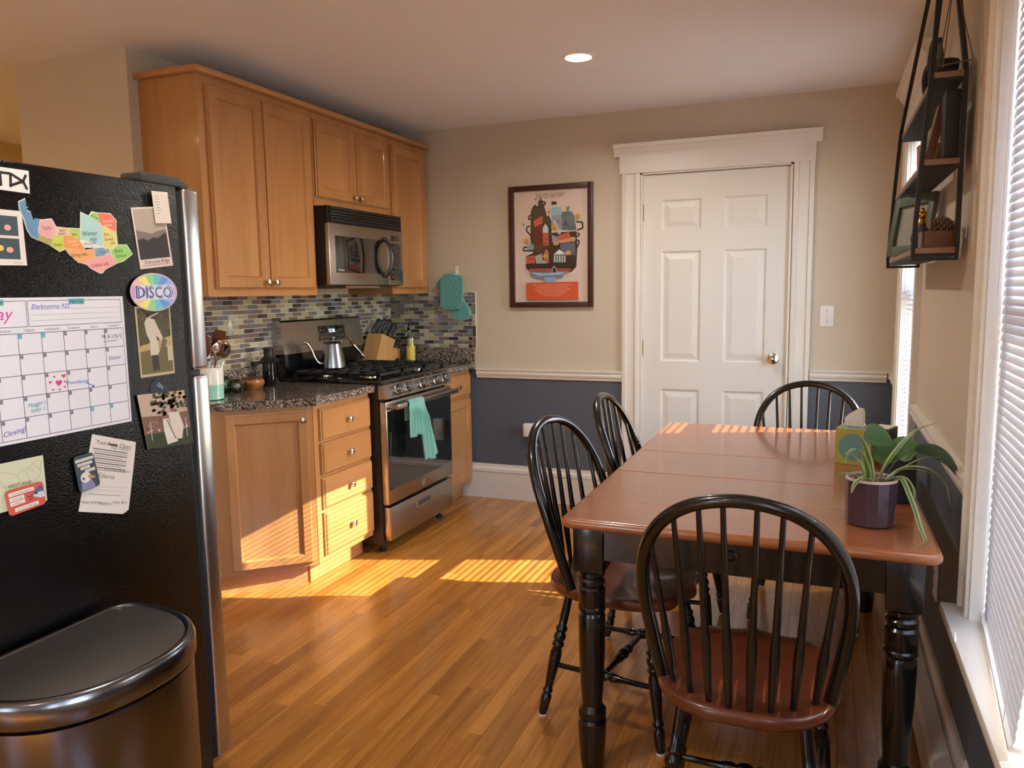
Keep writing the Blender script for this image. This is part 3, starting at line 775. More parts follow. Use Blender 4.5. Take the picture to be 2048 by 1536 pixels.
# utensil crock and its utensils
cx, cy = -2.585, 2.735
t = thing('utensil_crock', 'two-tone crock, white above and mint below, beside the fridge', 'crock', (cx, cy, ZT))
b = MB(); b.lathe([(.048, 0), (.055, .004), (.058, .07)], (cx, cy, ZT), 36, cap=True); obj('mint_base', b, 'mint_glaze', t)
b = MB(); b.lathe([(.0582, .07), (.059, .145), (.057, .148), (.054, .146), (.052, .02), (.001, .018)], (cx, cy, ZT), 36, cap=False); obj('white_top', b, 'white_glaze', t)
def utensil(name, label, foot, tip, kind, material):
    foot = Vector((cx, cy, ZT+.03))+Vector(foot); tip = Vector((cx, cy, ZT))+Vector(tip)
    b = MB(); d = (tip-foot).normalized(); neck = tip-d*.115
    b.tube([foot, neck, neck+d*.012], [.005, .005, .006], 10)
    q = Vector((0, 0, 1)).rotation_difference(d).to_matrix().to_4x4()
    b.M = Matrix.Translation(neck) @ q
    if kind == 'spatula': b.prism([(-.010, 0), (.010, 0), (.034, .035), (.044, .09), (.036, .125), (-.022, .132), (-.038, .10), (-.034, .035)], -.003, .003, 'xz', bev=.002)
    elif kind == 'spoon': b.ball((0, 0, .06), .038, 18, (.95, .22, 1.5))
    elif kind == 'ladle': b.lathe([(.001, .0), (.022, .006), (.034, .024), (.036, .04), (.033, .038), (.02, .012), (.001, .006)], (0, 0, .05), 24, Matrix.Rotation(R(70), 4, 'X') @ Matrix.Scale(1.25, 4))
    else:
        for k in range(6):
            a = math.pi*k/6; b.tube([(.022*math.sin(math.pi*s/12)*math.cos(a)*1.1, .022*math.sin(math.pi*s/12)*math.sin(a)*1.1, .095*s/12) for s in range(13)], .0009, 5)
            b.tube([(-.022*math.sin(math.pi*s/12)*math.cos(a)*1.1, -.022*math.sin(math.pi*s/12)*math.sin(a)*1.1, .095*s/12) for s in range(13)], .0009, 5)
    return single(name, b, material, label, 'utensil', 'utensils in the crock')
utensil('wooden_spatula', 'dark wooden spatula standing in the utensil crock', (.0, .01, 0), (.012, .060, .300), 'spatula', 'dark_wood')
utensil('wooden_spoon', 'brown wooden spoon at the back of the utensil crock', (-.02, .0, 0), (-.035, .015, .30), 'spoon', 'dark_wood')
utensil('steel_ladle', 'shiny steel ladle leaning right in the utensil crock', (.015, .0, 0), (.06, .075, .265), 'ladle', 'chrome')
utensil('whisk', 'wire whisk leaning in the utensil crock', (.02, -.02, 0), (.045, .0, .22), 'whisk', 'chrome')

# two little glass cacti
def cactus(x, y, h, label):
    t = thing('glass_cactus', label, 'ornament', (x, y, ZT), 'glass cacti on the worktop'); b = MB()
    n = 40
    P = []; F = []; prof = [(.8, 0), (1, .1), (1, .55), (.85, .8), (.5, .95), (.02, 1)]
    for r, z in prof:
        for k in range(n):
            a = 2*math.pi*k/n; rr = .023*r*(1+.1*math.cos(10*a)); P.append((x+rr*math.cos(a), y+rr*math.sin(a), ZT+h*z))
    for j in range(len(prof)-1):
        for k in range(n): F.append((j*n+k, j*n+(k+1) % n, (j+1)*n+(k+1) % n, (j+1)*n+k))
    F.append(list(range(n))[::-1]); b.poly(P, F); obj('cactus_stem', b, 'green_glass', t, ang=80)
    b = MB(); b.tube(spline([(x+.012, y+.012, ZT+h*.45), (x+.03, y+.028, ZT+h*.45), (x+.034, y+.032, ZT+h*.72)], 4), .007, 10); obj('cactus_arm', b, 'green_glass', t)
cactus(-2.70, 2.955, .082, 'taller green glass cactus next to the crock')
cactus(-2.645, 2.965, .066, 'shorter green glass cactus beside the wooden bowl')
# wooden lidded bowl
bx, by = -2.66, 3.095
t = thing('wooden_bowl', 'low round wooden bowl with a lid on the granite', 'bowl', (bx, by, ZT))
b = MB(); b.lathe([(.036, 0), (.040, .003), (.060, .022), (.063, .036), (.056, .05), (.052, .052)], (bx, by, ZT), 36); obj('bowl', b, 'bowl_wood', t)
b = MB(); b.lathe([(.053, .051), (.05, .056), (.03, .062), (.010, .065), (.008, .069), (.013, .075), (.001, .079)], (bx, by, ZT), 30); obj('lid', b, 'dark_wood', t)
# plunger coffee maker
ax, ay = -2.665, 3.238
t = thing('coffee_press', 'black plunger coffee press standing left of the stove', 'coffee maker', (ax, ay, ZT))
b = MB(); b.lathe([(.034, 0), (.036, .004), (.033, .095), (.033, .118)], (ax, ay, ZT), 32); obj('chamber', b, 'enamel_black', t)
b = MB(); b.lathe([(.034, .118), (.056, .122), (.058, .127), (.05, .132), (.034, .150), (.030, .152)], (ax, ay, ZT), 6); obj('hex_flange', b, 'plastic_black', t, ang=20)
b = MB(); b.lathe([(.024, .150), (.024, .185), (.028, .188), (.028, .196), (.022, .198), (.001, .198)], (ax, ay, ZT), 28); obj('plunger', b, 'plastic_black', t)

# knife block with knives
t = thing('knife_block', 'slanted wooden knife block in the corner behind the stove', 'knife block', (-2.66, 4.35, ZT))
prof = [(4.19, ZT), (4.515, ZT), (4.515, 1.005), (4.425, 1.018), (4.455, 1.068), (4.295, 1.118)]
b = MB(); b.prism(prof, -2.735, -2.625, 'yz', bev=.003); kb = obj('block', b, 'block_wood', t)
b = MB(); b.box(-2.6255, -2.6245, 4.45, 4.50, .925, .945); obj('badge', b, 'matte_black', kb, False)
KD = Vector((.12, .62, .78)).normalized()
def knife(p, ln, r, label, group):
    p = Vector(p); b = MB(); t = thing('kitchen_knife', label, 'knife', p, group)
    e = p+KD*ln
    b.tube(spline([p+KD*.012, p+KD*ln*.3+Vector((0, 0, .003)), p+KD*ln*.7, e+Vector((0, 0, -.004))], 4), [r*.8, r*.95, r, r, r*.95, r*.9, r*.86, r*.9, r, r*1.1, r*1.15, r*1.05, r*.7], 10, flat=.62); h = obj('handle', b, 'plastic_black', t)
    b = MB(); b.tube([p+KD*.001, p+KD*.013], r*.6, 8); obj('bolster', b, 'chrome', t)
    for f in (.35, .65): q = p+KD*ln*f; b = MB(); b.cyl(q+Vector((r*.5, 0, 0)), q+Vector((r*1.02, 0, 0)), .0022, n=8); obj('rivet', b, 'nickel', h)
nrm = Vector((0, .05, .16)).normalized()*.003
for i, (f, x, ln) in enumerate(((.12, -2.715, .125), (.2, -2.68, .13), (.3, -2.645, .12), (.5, -2.715, .135), (.6, -2.68, .12), (.68, -2.645, .11), (.88, -2.70, .105), (.9, -2.655, .10))):
    p = (x, 4.295+.16*f, 1.118-.05*f); knife(Vector(p)+nrm, ln, .0125, 'black-handled knife in the upper slots of the knife block', 'large knives in the block')
for i in range(6):
    p = (-2.72+i % 3*.038, 4.445+i//3*.042, 1.0165-i//3*.006); knife(Vector(p)+nrm, .085, .009, 'small black-handled steak knife in the lower tier of the knife block', 'steak knives in the block')
# bottles
def bottle(x, y, prof, label, lab, zl):
    t = thing('bottle', label, 'bottle', (x, y, ZT))
    b = MB(); b.lathe(prof, (x, y, ZT), 28); obj('glass', b, 'bottle_glass', t)
    b = MB(); b.lathe([(prof[0][0]*.86, .006), (prof[1][0]*.88, zl)], (x, y, ZT), 24); obj('contents', b, lab[0], t)
    b = MB(); b.lathe([(prof[1][0]*1.02, .03), (prof[1][0]*1.02, .12 if zl > .1 else .085)], (x, y, ZT), 28, cap=False); lb = obj('label', b, lab[1], t)
    if zl > .1:
        pr = Print((x+prof[1][0]*1.04, y-.0, ZT), (.35, .94, 0), (0, 0, 1)); pr.ell(0, .09, .01, .014, (150, 80, 40)); pr.ell(0, .05, .01, .012, (90, 110, 50)); pr.build('label_print', lb)
    b = MB(); top = prof[-1][1]; b.lathe([(prof[-1][0]*1.15, top), (prof[-1][0]*1.15, top+.02), (.004, top+.024), (.004, top+.045), (.001, top+.046)], (x, y, ZT), 16); obj('pourer', b, 'plastic_black', t)
mat('label_yellow', (222, 196, 92), .6); mat('label_red', (170, 60, 60), .6); mat('clear_oil', (196, 200, 196), .2)
bottle(-2.535, 4.50, [(.028, 0), (.029, .17), (.026, .19), (.012, .215), (.011, .25), (.013, .252)], 'tall bottle of yellow oil beside the knife block', ('oil', 'label_yellow'), .17)
bottle(-2.585, 4.575, [(.026, 0), (.027, .12), (.024, .14), (.012, .165), (.011, .22), (.013, .222)], 'clear bottle with a red label behind the knife block', ('clear_oil', 'label_red'), .09)

# dish towel over the oven handle
def towel():
    b = MB(); W = 18
    def lobe(yc, w0, w1, zbot, zback, ph, shift):
        path = [(-2.0425, zback+(.788-zback)*k/8) for k in range(9)]
        for k in range(1, 7):
            a = math.pi*k/6; path.append((-2.026-.0165*math.cos(a), .790+.020*math.sin(a)))
        n = 22
        for k in range(1, n+1): path.append((-2.0085, .790-(.790-zbot)*k/n))
        m = len(path); P = []; F = []
        for j, (x, z) in enumerate(path):
            f = max(0, (j-14)/(m-15)); w_ = w0+(w1-w0)*f**.7; g = min(1, f*4)
            for i in range(W+1):
                s = i/W-.5; fold = math.sin(s*19+ph+f*1.2)
                out = g*(.016+.016*fold+.012*f) if j > 14 else (.003*(1+math.sin(s*21+ph)) if j > 8 else 0)
                zz = z+(.010*math.cos(s*7+ph)*f if j > 14 else 0)+(.004*(1+math.sin(s*21+ph)) if 8 < j < 15 else 0)
                P.append((x+out, yc+shift*f+s*w_+.004*math.cos(s*19+ph)*g, zz))
        q = W+1
        for j in range(m-1):
            for i in range(W): F.append((j*q+i, j*q+i+1, (j+1)*q+i+1, (j+1)*q+i))
        b.poly(P, F)
    lobe(3.572, .075, .105, .628, .70, .3, -.006)
    lobe(3.652, .085, .150, .470, .60, 2.3, .050)
    o = single('dish_towel', b, 'teal_cloth', 'teal terry dish towel hanging over the oven door handle', 'towel')
    s = o.modifiers.new('thick', 'SOLIDIFY'); s.thickness = .0045; s.offset = 1
    s = o.modifiers.new('soft', 'SUBSURF'); s.levels = 1; s.render_levels = 1
towel()

# ------------------------------------------------------------------ hooks, mitt, pot holder, plates on the walls
def hook(name, p, n, label):
    p = Vector(p); n = Vector(n); s = n.cross(Vector((0, 0, 1)))
    t = thing(name, label, 'hook', p)
    F_ = Matrix(((s.x, 0, n.x, p.x), (s.y, 0, n.y, p.y), (s.z, 1, n.z, p.z), (0, 0, 0, 1)))
    b = MB(F_); b.prism([(.014*math.cos(2*math.pi*k/24), .034*math.sin(2*math.pi*k/24)) for k in range(24)], .0, .005, 'xy', bev=.001); obj('plate', b, 'white_plastic', t)
    b = MB(F_); b.tube(spline([(0, .005, .005), (0, -.008, .012), (0, -.022, .016), (0, -.027, .026), (0, -.018, .032)], 5), .0045, 10); obj('hook_arm', b, 'white_plastic', t)
hook('adhesive_hook', (XL+.0085, 3.085, 1.215), (1, 0, 0), 'white adhesive hook stuck on the mosaic tiles above the wooden bowl')
hook('adhesive_hook', (-2.262, YB-.0005, 1.515), (0, -1, 0), 'white adhesive hook on the beige wall holding the oven mitt')
def sheet(name, label, cat, outline, yc, th, quilt, material):
    """padded cloth in the plane of the back wall"""
    b = MB(); b.prism(outline, yc-th/2, yc+th/2, 'xz', bev=th*.42, seg=3)
    t = single(name, b, material, label, cat); x0 = min(p[0] for p in outline); x1 = max(p[0] for p in outline); z0 = min(p[1] for p in outline); z1 = max(p[1] for p in outline)
    return t
ou = [(-2.352, 1.452), (-2.325, 1.488), (-2.286, 1.494), (-2.205, 1.478), (-2.192, 1.455), (-2.200, 1.30), (-2.222, 1.268), (-2.32, 1.262), (-2.356, 1.285)]
ph = sheet('pot_holder', 'teal quilted square pot holder hanging in front of the oven mitt', 'pot holder', ou, 4.601, .016, True, 'teal_quilt')
for k in range(-3, 5):
    for sg in (1, -1):
        xa = -2.275+k*.036; seg = []
        for z in [1.268+i*.0205 for i in range(11)]:
            x = xa+sg*(z-1.37)*.75
            if -2.345 < x < -2.206: seg.append((x, 4.5926, z))
        if len(seg) > 2:
            b = MB(); b.tube(seg, .0018, 5); obj('stitching', b, 'teal_cloth', ph)
b = MB(); b.tube([(p[0], 4.601, p[1]) for p in ou], .006, 8, closed=True); obj('edge_binding', b, 'teal_cloth', ph)
b = MB(); b.tube(spline([(-2.275, 4.602, 1.488), (-2.268, 4.618, 1.502), (-2.262, 4.635, 1.493), (-2.256, 4.618, 1.502), (-2.25, 4.602, 1.486)], 4), .0025, 6); obj('hanging_loop', b, 'teal_cloth', ph)
ou = [(-2.40, 1.43), (-2.36, 1.47), (-2.30, 1.47), (-2.25, 1.44), (-2.21, 1.33), (-2.165, 1.27), (-2.158, 1.225), (-2.178, 1.195), (-2.225, 1.186), (-2.268, 1.205), (-2.30, 1.26), (-2.345, 1.34), (-2.385, 1.40)]
b = MB(); b.prism(ou, 4.617, 4.655, 'xz', bev=.013, seg=3); single('oven_mitt', b, 'teal_quilt', 'teal oven mitt hanging thumb down behind the pot holder', 'oven mitt')
def plate(name, label, cat, p, n, kind='outlet'):
    p = Vector(p); n = Vector(n); s = Vector((0, 0, 1)).cross(n)
    F_ = Matrix(((s.x, 0, n.x, p.x), (s.y, 0, n.y, p.y), (s.z, 1, n.z, p.z), (0, 0, 0, 1)))
    t = thing(name, label, cat, p)
    b = MB(F_); b.box(-.036, .036, -.058, .058, 0, .006, bev=.003); pl = obj('plate', b, 'white_plastic', t)
    if kind == 'switch':
        b = MB(F_); b.box(-.006, .006, -.013, .013, .006, .0075); obj('toggle_slot', b, 'paper', pl, False)
        b = MB(F_); b.box(-.004, .004, -.004, .010, .006, .016, bev=.0015); obj('toggle', b, 'white_plastic', pl)
        for v in (-.032, .032): b = MB(F_); b.lathe([(.003, .006), (.003, .0072), (.001, .0074)], (0, v, 0), 10); obj('screw', b, 'nickel', pl)
    else:
        for v in (-.022, .022):
            b = MB(F_); b.lathe([(.0165, .006), (.0165, .0075), (.001, .0076)], (0, v, 0), 20); s_ = obj('socket', b, 'white_plastic', pl)
            for u in (-.006, .006): b = MB(F_); b.box(u-.0012, u+.0012, v-.002, v+.008, .0074, .0082); obj('slot', b, 'vent_dark', s_, False)
    return t, F_
plate('light_switch', 'white toggle light switch on the beige wall right of the door', 'light switch', (.015, YB-.0003, 1.212), (0, -1, 0), 'switch')
plate('wall_outlet', 'white outlet on the mosaic tiles behind the knife block', 'outlet', (XL+.0085, 4.40, 1.14), (1, 0, 0))
plate('wall_outlet', 'white outlet on the mosaic tiles behind the utensil crock', 'outlet', (XL+.0085, 2.90, 1.13), (1, 0, 0))
plate('wall_outlet', 'white outlet low on the slate wall behind the left chairs', 'outlet', (-1.738, YB-.0003, .425), (0, -1, 0))
b = MB(); b.box(-1.79, -1.718, YB-.052, YB-.0085, .437, .522, bev=.006); single('plug_adapter', b, 'white_plastic', 'white plug-in adapter in the low outlet on the slate wall', 'plug')
plate('wall_outlet', 'outlet plate on the slate wall under the table edge by the near window', 'outlet', (XW-.0003, 2.70, .44), (-1, 0, 0))
# ================================================================== dining table
TX0, TX1, TY0, TY1, TZ = -.655, .275, 1.942, 3.575, .76
t = thing('dining_table', 'cherry-topped dining table with black turned legs by the windows', 'table', ((TX0+TX1)/2, (TY0+TY1)/2, 0))
def rounded(x0, x1, y0, y1, r, ends):
    P = []
    for cx_, cy_, a0, on in ((x1-r, y0+r, -90, 'a' in ends), (x1-r, y1-r, 0, 'b' in ends), (x0+r, y1-r, 90, 'b' in ends), (x0+r, y0+r, 180, 'a' in ends)):
        if on: P += [(cx_+r*math.cos(R(a0+15*k)), cy_+r*math.sin(R(a0+15*k))) for k in range(7)]
        else: P.append((x1 if cx_ > (x0+x1)/2 else x0, y0 if a0 in (-90, 180) else y1))
    return P
for n_, y0, y1, e in (('tabletop', TY0, 2.5468, 'a'), ('table_leaf', 2.5492, 2.9038, ''), ('tabletop', 2.9062, TY1, 'b')):
    b = MB(); P = []; F = []; n = 0
    for k in range(9):
        a_ = math.pi*(k/8-.5) if k < 8 else math.pi/2; q_ = .012*(1-math.cos(a_)); z = TZ-.014+.014*math.sin(a_)
        ring_ = rounded(TX0+q_, TX1-q_, y0+(q_ if e == 'a' else (.0035 if k == 8 else 0)), y1-(q_ if e == 'b' else (.0035 if k == 8 else 0)), .034-q_, e); n = len(ring_)
        P += [(x, y, z) for x, y in ring_]
    for k in range(8):
        for q in range(n): F.append((k*n+q, k*n+(q+1) % n, (k+1)*n+(q+1) % n, (k+1)*n+q))
    F.append(list(range(n))[::-1]); F.append(list(range(8*n, 9*n))); b.poly(P, F)
    o = obj(n_, b, 'cherry', t, ang=40)
    for p in o.data.polygons:
        if p.area > .05: p.use_smooth = False
lx = [(-.625, -.541), (.157, .241)]; ly = [(1.982, 2.066), (3.45, 3.534)]
LEG = [(.030, 0), (.034, .03), (.037, .07), (.041, .13), (.041, .15), (.035, .158), (.040, .165), (.040, .185), (.029, .2), (.0295, .215), (.033, .26), (.037, .36), (.0385, .43), (.0385, .465), (.034, .476), (.039, .483), (.039, .49), (.035, .495), (.038, .50), (.038, .545), (.032, .552), (.038, .560), (.038, .570), (.032, .577), (.038, .585), (.038, .595), (.033, .6)]
for a, c in lx:
    for d, e in ly:
        b = MB(); b.lathe(LEG, ((a+c)/2, (d+e)/2, 0), 28); b.box(a, c, d, e, .60, TZ-.028, bev=.003); obj('leg', b, 'black_lacquer', t)
for x0, x1, y0, y1, n_ in ((lx[0][1], lx[1][0], 1.992, 2.012, 'end_apron'), (lx[0][1], lx[1][0], 3.504, 3.524, 'end_apron'), (-.615, -.595, ly[0][1], ly[1][0], 'side_apron'), (.211, .231, ly[0][1], ly[1][0], 'side_apron')):
    b = MB(); b.box(x0, x1, y0, y1, .638, TZ-.028); b.box(x0-(.004 if n_ == 'end_apron' else 0), x1, y0-.004, y1+.004, .715, TZ-.0285) if n_ == 'end_apron' else None
    obj(n_, b, 'black_lacquer', t, False)
b = MB(); b.turned((-.203, 1.992, .692), (-.203, 1.984, .692), [(.016, 0), (.016, .6), (.012, 1), (.010, .7), (.001, .7)], 24); obj('apron_button', b, 'black_lacquer', t)

# ================================================================== bow-back chairs
def make_chair(label):
    t = thing('dining_chair', label, 'chair', (0, 0, 0), 'bow-back chairs around the table')
    # saddle seat: shield outline with a wavy front edge
    out = []
    N_ = 56
    for k in range(N_):
        a = 2*math.pi*k/N_; c, s = math.cos(a), math.sin(a)
        x = .213*math.copysign(abs(c)**.72, c); y = .235*math.copysign(abs(s)**.80, s)
        if s > 0: x *= 1-.06*s; y += .012*math.cos(3*math.pi*x/.213)*s**4-.012*s**4
        else: x *= 1+.02*s
        out.append((x, y))
    b = MB(); P = []; F = []
    lv = [(.90, .416), (.965, .420), (1.0, .432), (1.0, .446), (.985, .452), (.95, .4535), (.8, .4505), (.55, .4445), (.3, .4425)]
    for f, z in lv: P += [(x*f, y*f, z+(.004*math.cos(x*9) if f < .9 else 0)) for x, y in out]
    for j in range(len(lv)-1):
        for k in range(N_): F.append((j*N_+k, j*N_+(k+1) % N_, (j+1)*N_+(k+1) % N_, (j+1)*N_+k))
    F.append(list(range(N_))[::-1]); F.append(list(range((len(lv)-1)*N_, len(lv)*N_)))
    b.poly(P, F); obj('seat', b, 'cherry_seat', t, ang=50)
    half = [(-.186, -.105, .447), (-.206, -.135, .56), (-.220, -.172, .68), (-.212, -.212, .785), (-.172, -.249, .868), (-.10, -.276, .923), (0, -.287, .943)]
    bow = spline(half+[(-x, y, z) for x, y, z in half[-2::-1]], 6)
    b = MB(); b.tube(bow, .0165, 14, flat=.9); obj('bow', b, 'black_lacquer', t, ang=60)
    topn = bow[len(bow)//2-26:len(bow)//2+27]
    def on_bow(x):
        best = min((p for p in bow if p.z > .62), key=lambda p: abs(p.x-x)); return best
    for i in range(8):
        s = i-3.5; xt = s*.0565; xb = s*.0445
        p1 = on_bow(xt); yb = -.212+.095*(abs(xb)/.165)**2.2
        p0 = Vector((xb, yb, .450)); b = MB()
        b.turned(p0, p1, [(.0075, 0), (.0085, .08), (.0115, .28), (.0112, .34), (.0085, .42), (.007, .7), (.006, 1)], 10); obj('spindle', b, 'black_lacquer', t, ang=60)
    LP = [(.0125, 0), (.0155, .05), (.0175, .12), (.0175, .15), (.012, .17), (.017, .185), (.017, .2), (.0125, .215), (.014, .26), (.018, .38), (.0195, .46), (.0195, .5), (.014, .545), (.020, .56), (.020, .575), (.014, .59), (.0195, .615), (.020, .64), (.014, .67), (.0195, .685), (.0195, .70), (.014, .715), (.0145, .8), (.0135, 1)]
    tops = {(-1, -1): (-.135, -.135), (1, -1): (.135, -.135), (-1, 1): (-.15, .135), (1, 1): (.15, .135)}
    feet = {(-1, -1): (-.182, -.215), (1, -1): (.182, -.215), (-1, 1): (-.20, .195), (1, 1): (.20, .195)}
    def lp(k, z):
        a = Vector((*feet[k], 0)); c = Vector((*tops[k], .42)); return a+(c-a)*(z/.42)
    for k in feet:
        b = MB(); b.turned((*feet[k], .006), (*tops[k], .424), LP, 14); l = obj('leg', b, 'black_lacquer', t, ang=60)
        b = MB(); b.turned((*feet[k], 0), (*feet[k], .007), [(.0125, 0), (.013, 1)], 14); obj('glide', b, 'white_plastic', l)
    SP = [(.008, 0), (.009, .3), (.013, .36), (.016, .40), (.010, .44), (.017, .47), (.0185, .5), (.017, .53), (.010, .56), (.016, .60), (.013, .64), (.009, .7), (.008, 1)]
    for s in (-1, 1):
        b = MB(); b.turned(lp((s, -1), .175), lp((s, 1), .19), SP, 12); obj('side_stretcher', b, 'black_lacquer', t, ang=60)
    b = MB(); b.turned((lp((-1, -1), .175)+lp((-1, 1), .19))/2, (lp((1, -1), .175)+lp((1, 1), .19))/2, SP, 12); obj('cross_stretcher', b, 'black_lacquer', t, ang=60)
    return t
c0 = make_chair('black bow-back chair at the near end of the table, seen from behind')
dup(c0, (-.572, 2.385, 0), R(-99), 'black bow-back chair on the left side of the table, nearest the camera of the two')
dup(c0, (-.552, 3.05, 0), R(-89), 'black bow-back chair on the left side of the table, nearer the white door')
dup(c0, (-.048, 3.415, 0), R(180), 'black bow-back chair at the far end of the table facing the camera')
c0.location = (-.147, 1.885, 0)

# ================================================================== things on the table
# tissue box
tb = thing('tissue_box', 'olive cube tissue box with teal circles on the table', 'tissue box', (.119, 2.932, TZ))
Ft = Matrix.Translation((.119, 2.932, TZ)) @ Matrix.Rotation(R(-12), 4, 'Z')
b = MB(Ft); b.box(-.058, .058, -.058, .058, 0, .125, bev=.001, seg=1); bo = obj('carton', b, 'tissue_box', tb)
for o_, u in (((0, -.0585, .062), (1, 0, 0)), ((.0585, 0, .062), (0, 1, 0)), ((-.0585, 0, .062), (0, -1, 0))):
    O_ = Ft @ Vector(o_); U_ = Ft.to_3x3() @ Vector(u); pr = Print(O_, U_, (0, 0, 1)); pr.ell(0, 0, .047, .047, (104, 152, 146), 40); pr.ell(.0, 0, .004, .004, (104, 152, 146)); pr.build('circle_print', bo)
pr = Print(Ft @ Vector((0, 0, .1252)), Ft.to_3x3() @ Vector((1, 0, 0)), Ft.to_3x3() @ Vector((0, 1, 0))); pr.ell(0, 0, .05, .05, (120, 168, 160), 30); pr.ell(0, 0, .035, .014, (40, 44, 40), 30); pr.build('top_print', bo)
b = MB(Ft); P = []; F = []
for j in range(7):
    f = j/6
    for i in range(9):
        s = i/8-.5; P.append((s*(.05+.03*f)-.008*f+.01*math.sin(s*8)*f, .006*math.sin(s*14+f*2)*(.4+f)+.012*f*s, .122+f*(.078-.10*abs(s-.18))))
for j in range(6):
    for i in range(8): F.append((j*9+i, j*9+i+1, (j+1)*9+i+1, (j+1)*9+i))
b.poly(P, F); single('tissue', b, 'tissue', 'cream tissue sticking up out of the olive box', 'tissue', ang=180)
# dark round speaker
sx, sy = .214, 2.43
t = thing('speaker', 'dark grey cylindrical speaker behind the purple plant pot', 'speaker', (sx, sy, TZ))
b = MB(); b.lathe([(.038, 0), (.044, .004), (.045, .02), (.045, .125), (.042, .135)], (sx, sy, TZ), 36); obj('cloth_body', b, 'speaker_cloth', t)
b = MB(); b.lathe([(.042, .135), (.040, .141), (.030, .1415), (.030, .1405), (.018, .1405), (.018, .1415), (.001, .1415)], (sx, sy, TZ), 36); obj('top_ring', b, 'dark_grey', t)
# small black box with a white top
t = thing('napkin_box', 'small black box with a pale top behind the tissue box', 'box', (.215, 3.06, TZ))
Fb = Matrix.Translation((.215, 3.06, TZ)) @ Matrix.Rotation(R(-20), 4, 'Z')
b = MB(Fb); b.box(-.033, .033, -.05, .05, 0, .108, bev=.002); obj('case', b, 'plastic_black', t)
b = MB(Fb); b.box(-.027, .027, -.044, .044, .108, .1095); obj('pale_top', b, 'paper', t, False)
# spider plant
px_, py_ = .128, 2.165
t = thing('potted_plant', 'striped spider plant in a faceted purple pot on the table', 'plant', (px_, py_, TZ))
def facet(prof, n=14, tw=.1):
    b = MB(); P = []; F = []
    for r, z in prof:
        for k in range(n*2):
            a = math.pi*k/n+tw; rr = r*(1 if k % 2 == 0 else .985); P.append((px_+rr*math.cos(a), py_+rr*math.sin(a), TZ+z))
    m = n*2
    for j in range(len(prof)-1):
        for k in range(m): F.append((j*m+k, j*m+(k+1) % m, (j+1)*m+(k+1) % m, (j+1)*m+k))
    F.append(list(range(m))[::-1]); b.poly(P, F); return b
b = MB(); P = []; F = []; nn_ = 14; prof = [(.054, 0), (.060, .006), (.0625, .118)]
b.lathe(prof, (px_, py_, TZ), nn_); obj('pot', b, 'purple_glaze', t, False)
b = MB(); b.lathe([(.0625, .118), (.0625, .122), (.060, .1245), (.057, .122), (.055, .09)], (px_, py_, TZ), 40, cap=False); obj('pot_rim', b, 'pot_rim', t)
b = MB(); b.lathe([(.056, .088), (.056, .092), (.03, .097), (.001, .098)], (px_, py_, TZ), 24); obj('soil', b, 'soil', t)
def blade(pts, w, col, edge, name='leaf', heart=False):
    S = spline(pts, 7); n = len(S); P = []; F = []; cols = []
    for i, p in enumerate(S):
        f = i/(n-1); d = (S[min(i+1, n-1)]-S[max(i-1, 0)]).normalized(); s = d.cross(Vector((-.2, -.85, .5)) if heart else Vector((0, 0, 1)))
        if s.length < .05: s = Vector((1, .2, 0))
        s.normalize()
        up_ = s.cross(d)
        ww = w*(math.sin(math.pi*min(1, f*1.02)**.62)**.8 if heart else (min(1, .5+f*3)*(1-f**2.6)))+.0004
        for u in (-1, -.55, 0, .55, 1): P.append(p+s*ww*u+up_*abs(u)*ww*(.35 if not heart else .18))
    for i in range(n-1):
        for k in range(4): F.append((i*5+k, i*5+k+1, i*5+k+6, i*5+k+5)); cols.append(edge if k in (0, 3) else col)
    me = bpy.data.meshes.new(name); off = wl(t); me.from_pydata([p-off for p in P], [], F)
    at = me.color_attributes.new('Col', 'FLOAT_COLOR', 'CORNER')
    for p in me.polygons:
        for li in p.loop_indices: at.data[li].color = lin(cols[p.index])
    me.materials.append(M['leaf']); me.shade_smooth()
    o = bpy.data.objects.new(name, me); C.objects.link(o); o.parent = t; return o
g1, g2 = (104, 136, 70), (192, 202, 146)
z0 = TZ+.095
base = Vector((px_, py_, z0))
def bl(a, pts, w=.0065, c=g1, e=g2): blade([base+Vector(a)]+[Vector(p) for p in pts], w*1.3, c, e)
bl((.01, 0, 0), [(.17, 2.17, .93), (.225, 2.2, 1.0), (.283, 2.22, 1.025)], .008)
bl((.0, 0, 0), [(.118, 2.14, .93), (.10, 2.12, .985), (.088, 2.11, 1.005)], .008)
bl((-.005, 0, 0), [(.112, 2.13, .92), (.090, 2.11, .962), (.07, 2.095, .957), (.063, 2.09, .93)], .007)
bl((.015, 0, 0), [(.20, 2.18, .905), (.26, 2.2, .905), (.30, 2.205, .87), (.314, 2.2, .815)], .008)
bl((.02, .0, 0), [(.19, 2.15, .89), (.215, 2.1, .845), (.235, 2.06, .785), (.243, 2.035, .765), (.225, 1.995, .763)], .0055)
bl((.01, -.01, 0), [(.112, 2.10, .893), (.088, 2.075, .885), (.077, 2.06, .862)], .0075)
bl((-.02, 0, 0), [(.085, 2.13, .89), (.064, 2.11, .9), (.045, 2.10, .897)], .007)
bl((-.01, .01, 0), [(.10, 2.2, .91), (.075, 2.2, .935), (.055, 2.19, .93)], .004)
bl((.015, .01, 0), [(.21, 2.22, .905), (.27, 2.26, .925), (.33, 2.28, .91), (.335, 2.26, .875)], .0022)
bl((.015, .01, 0), [(.19, 2.2, .895), (.25, 2.23, .895), (.30, 2.25, .87)], .003)
bl((.02, 0, 0), [(.18, 2.16, .885), (.205, 2.15, .888), (.222, 2.14, .865), (.226, 2.13, .842)], .006)
bl((.0, .015, 0), [(.12, 2.22, .92), (.105, 2.25, .94)], .006)
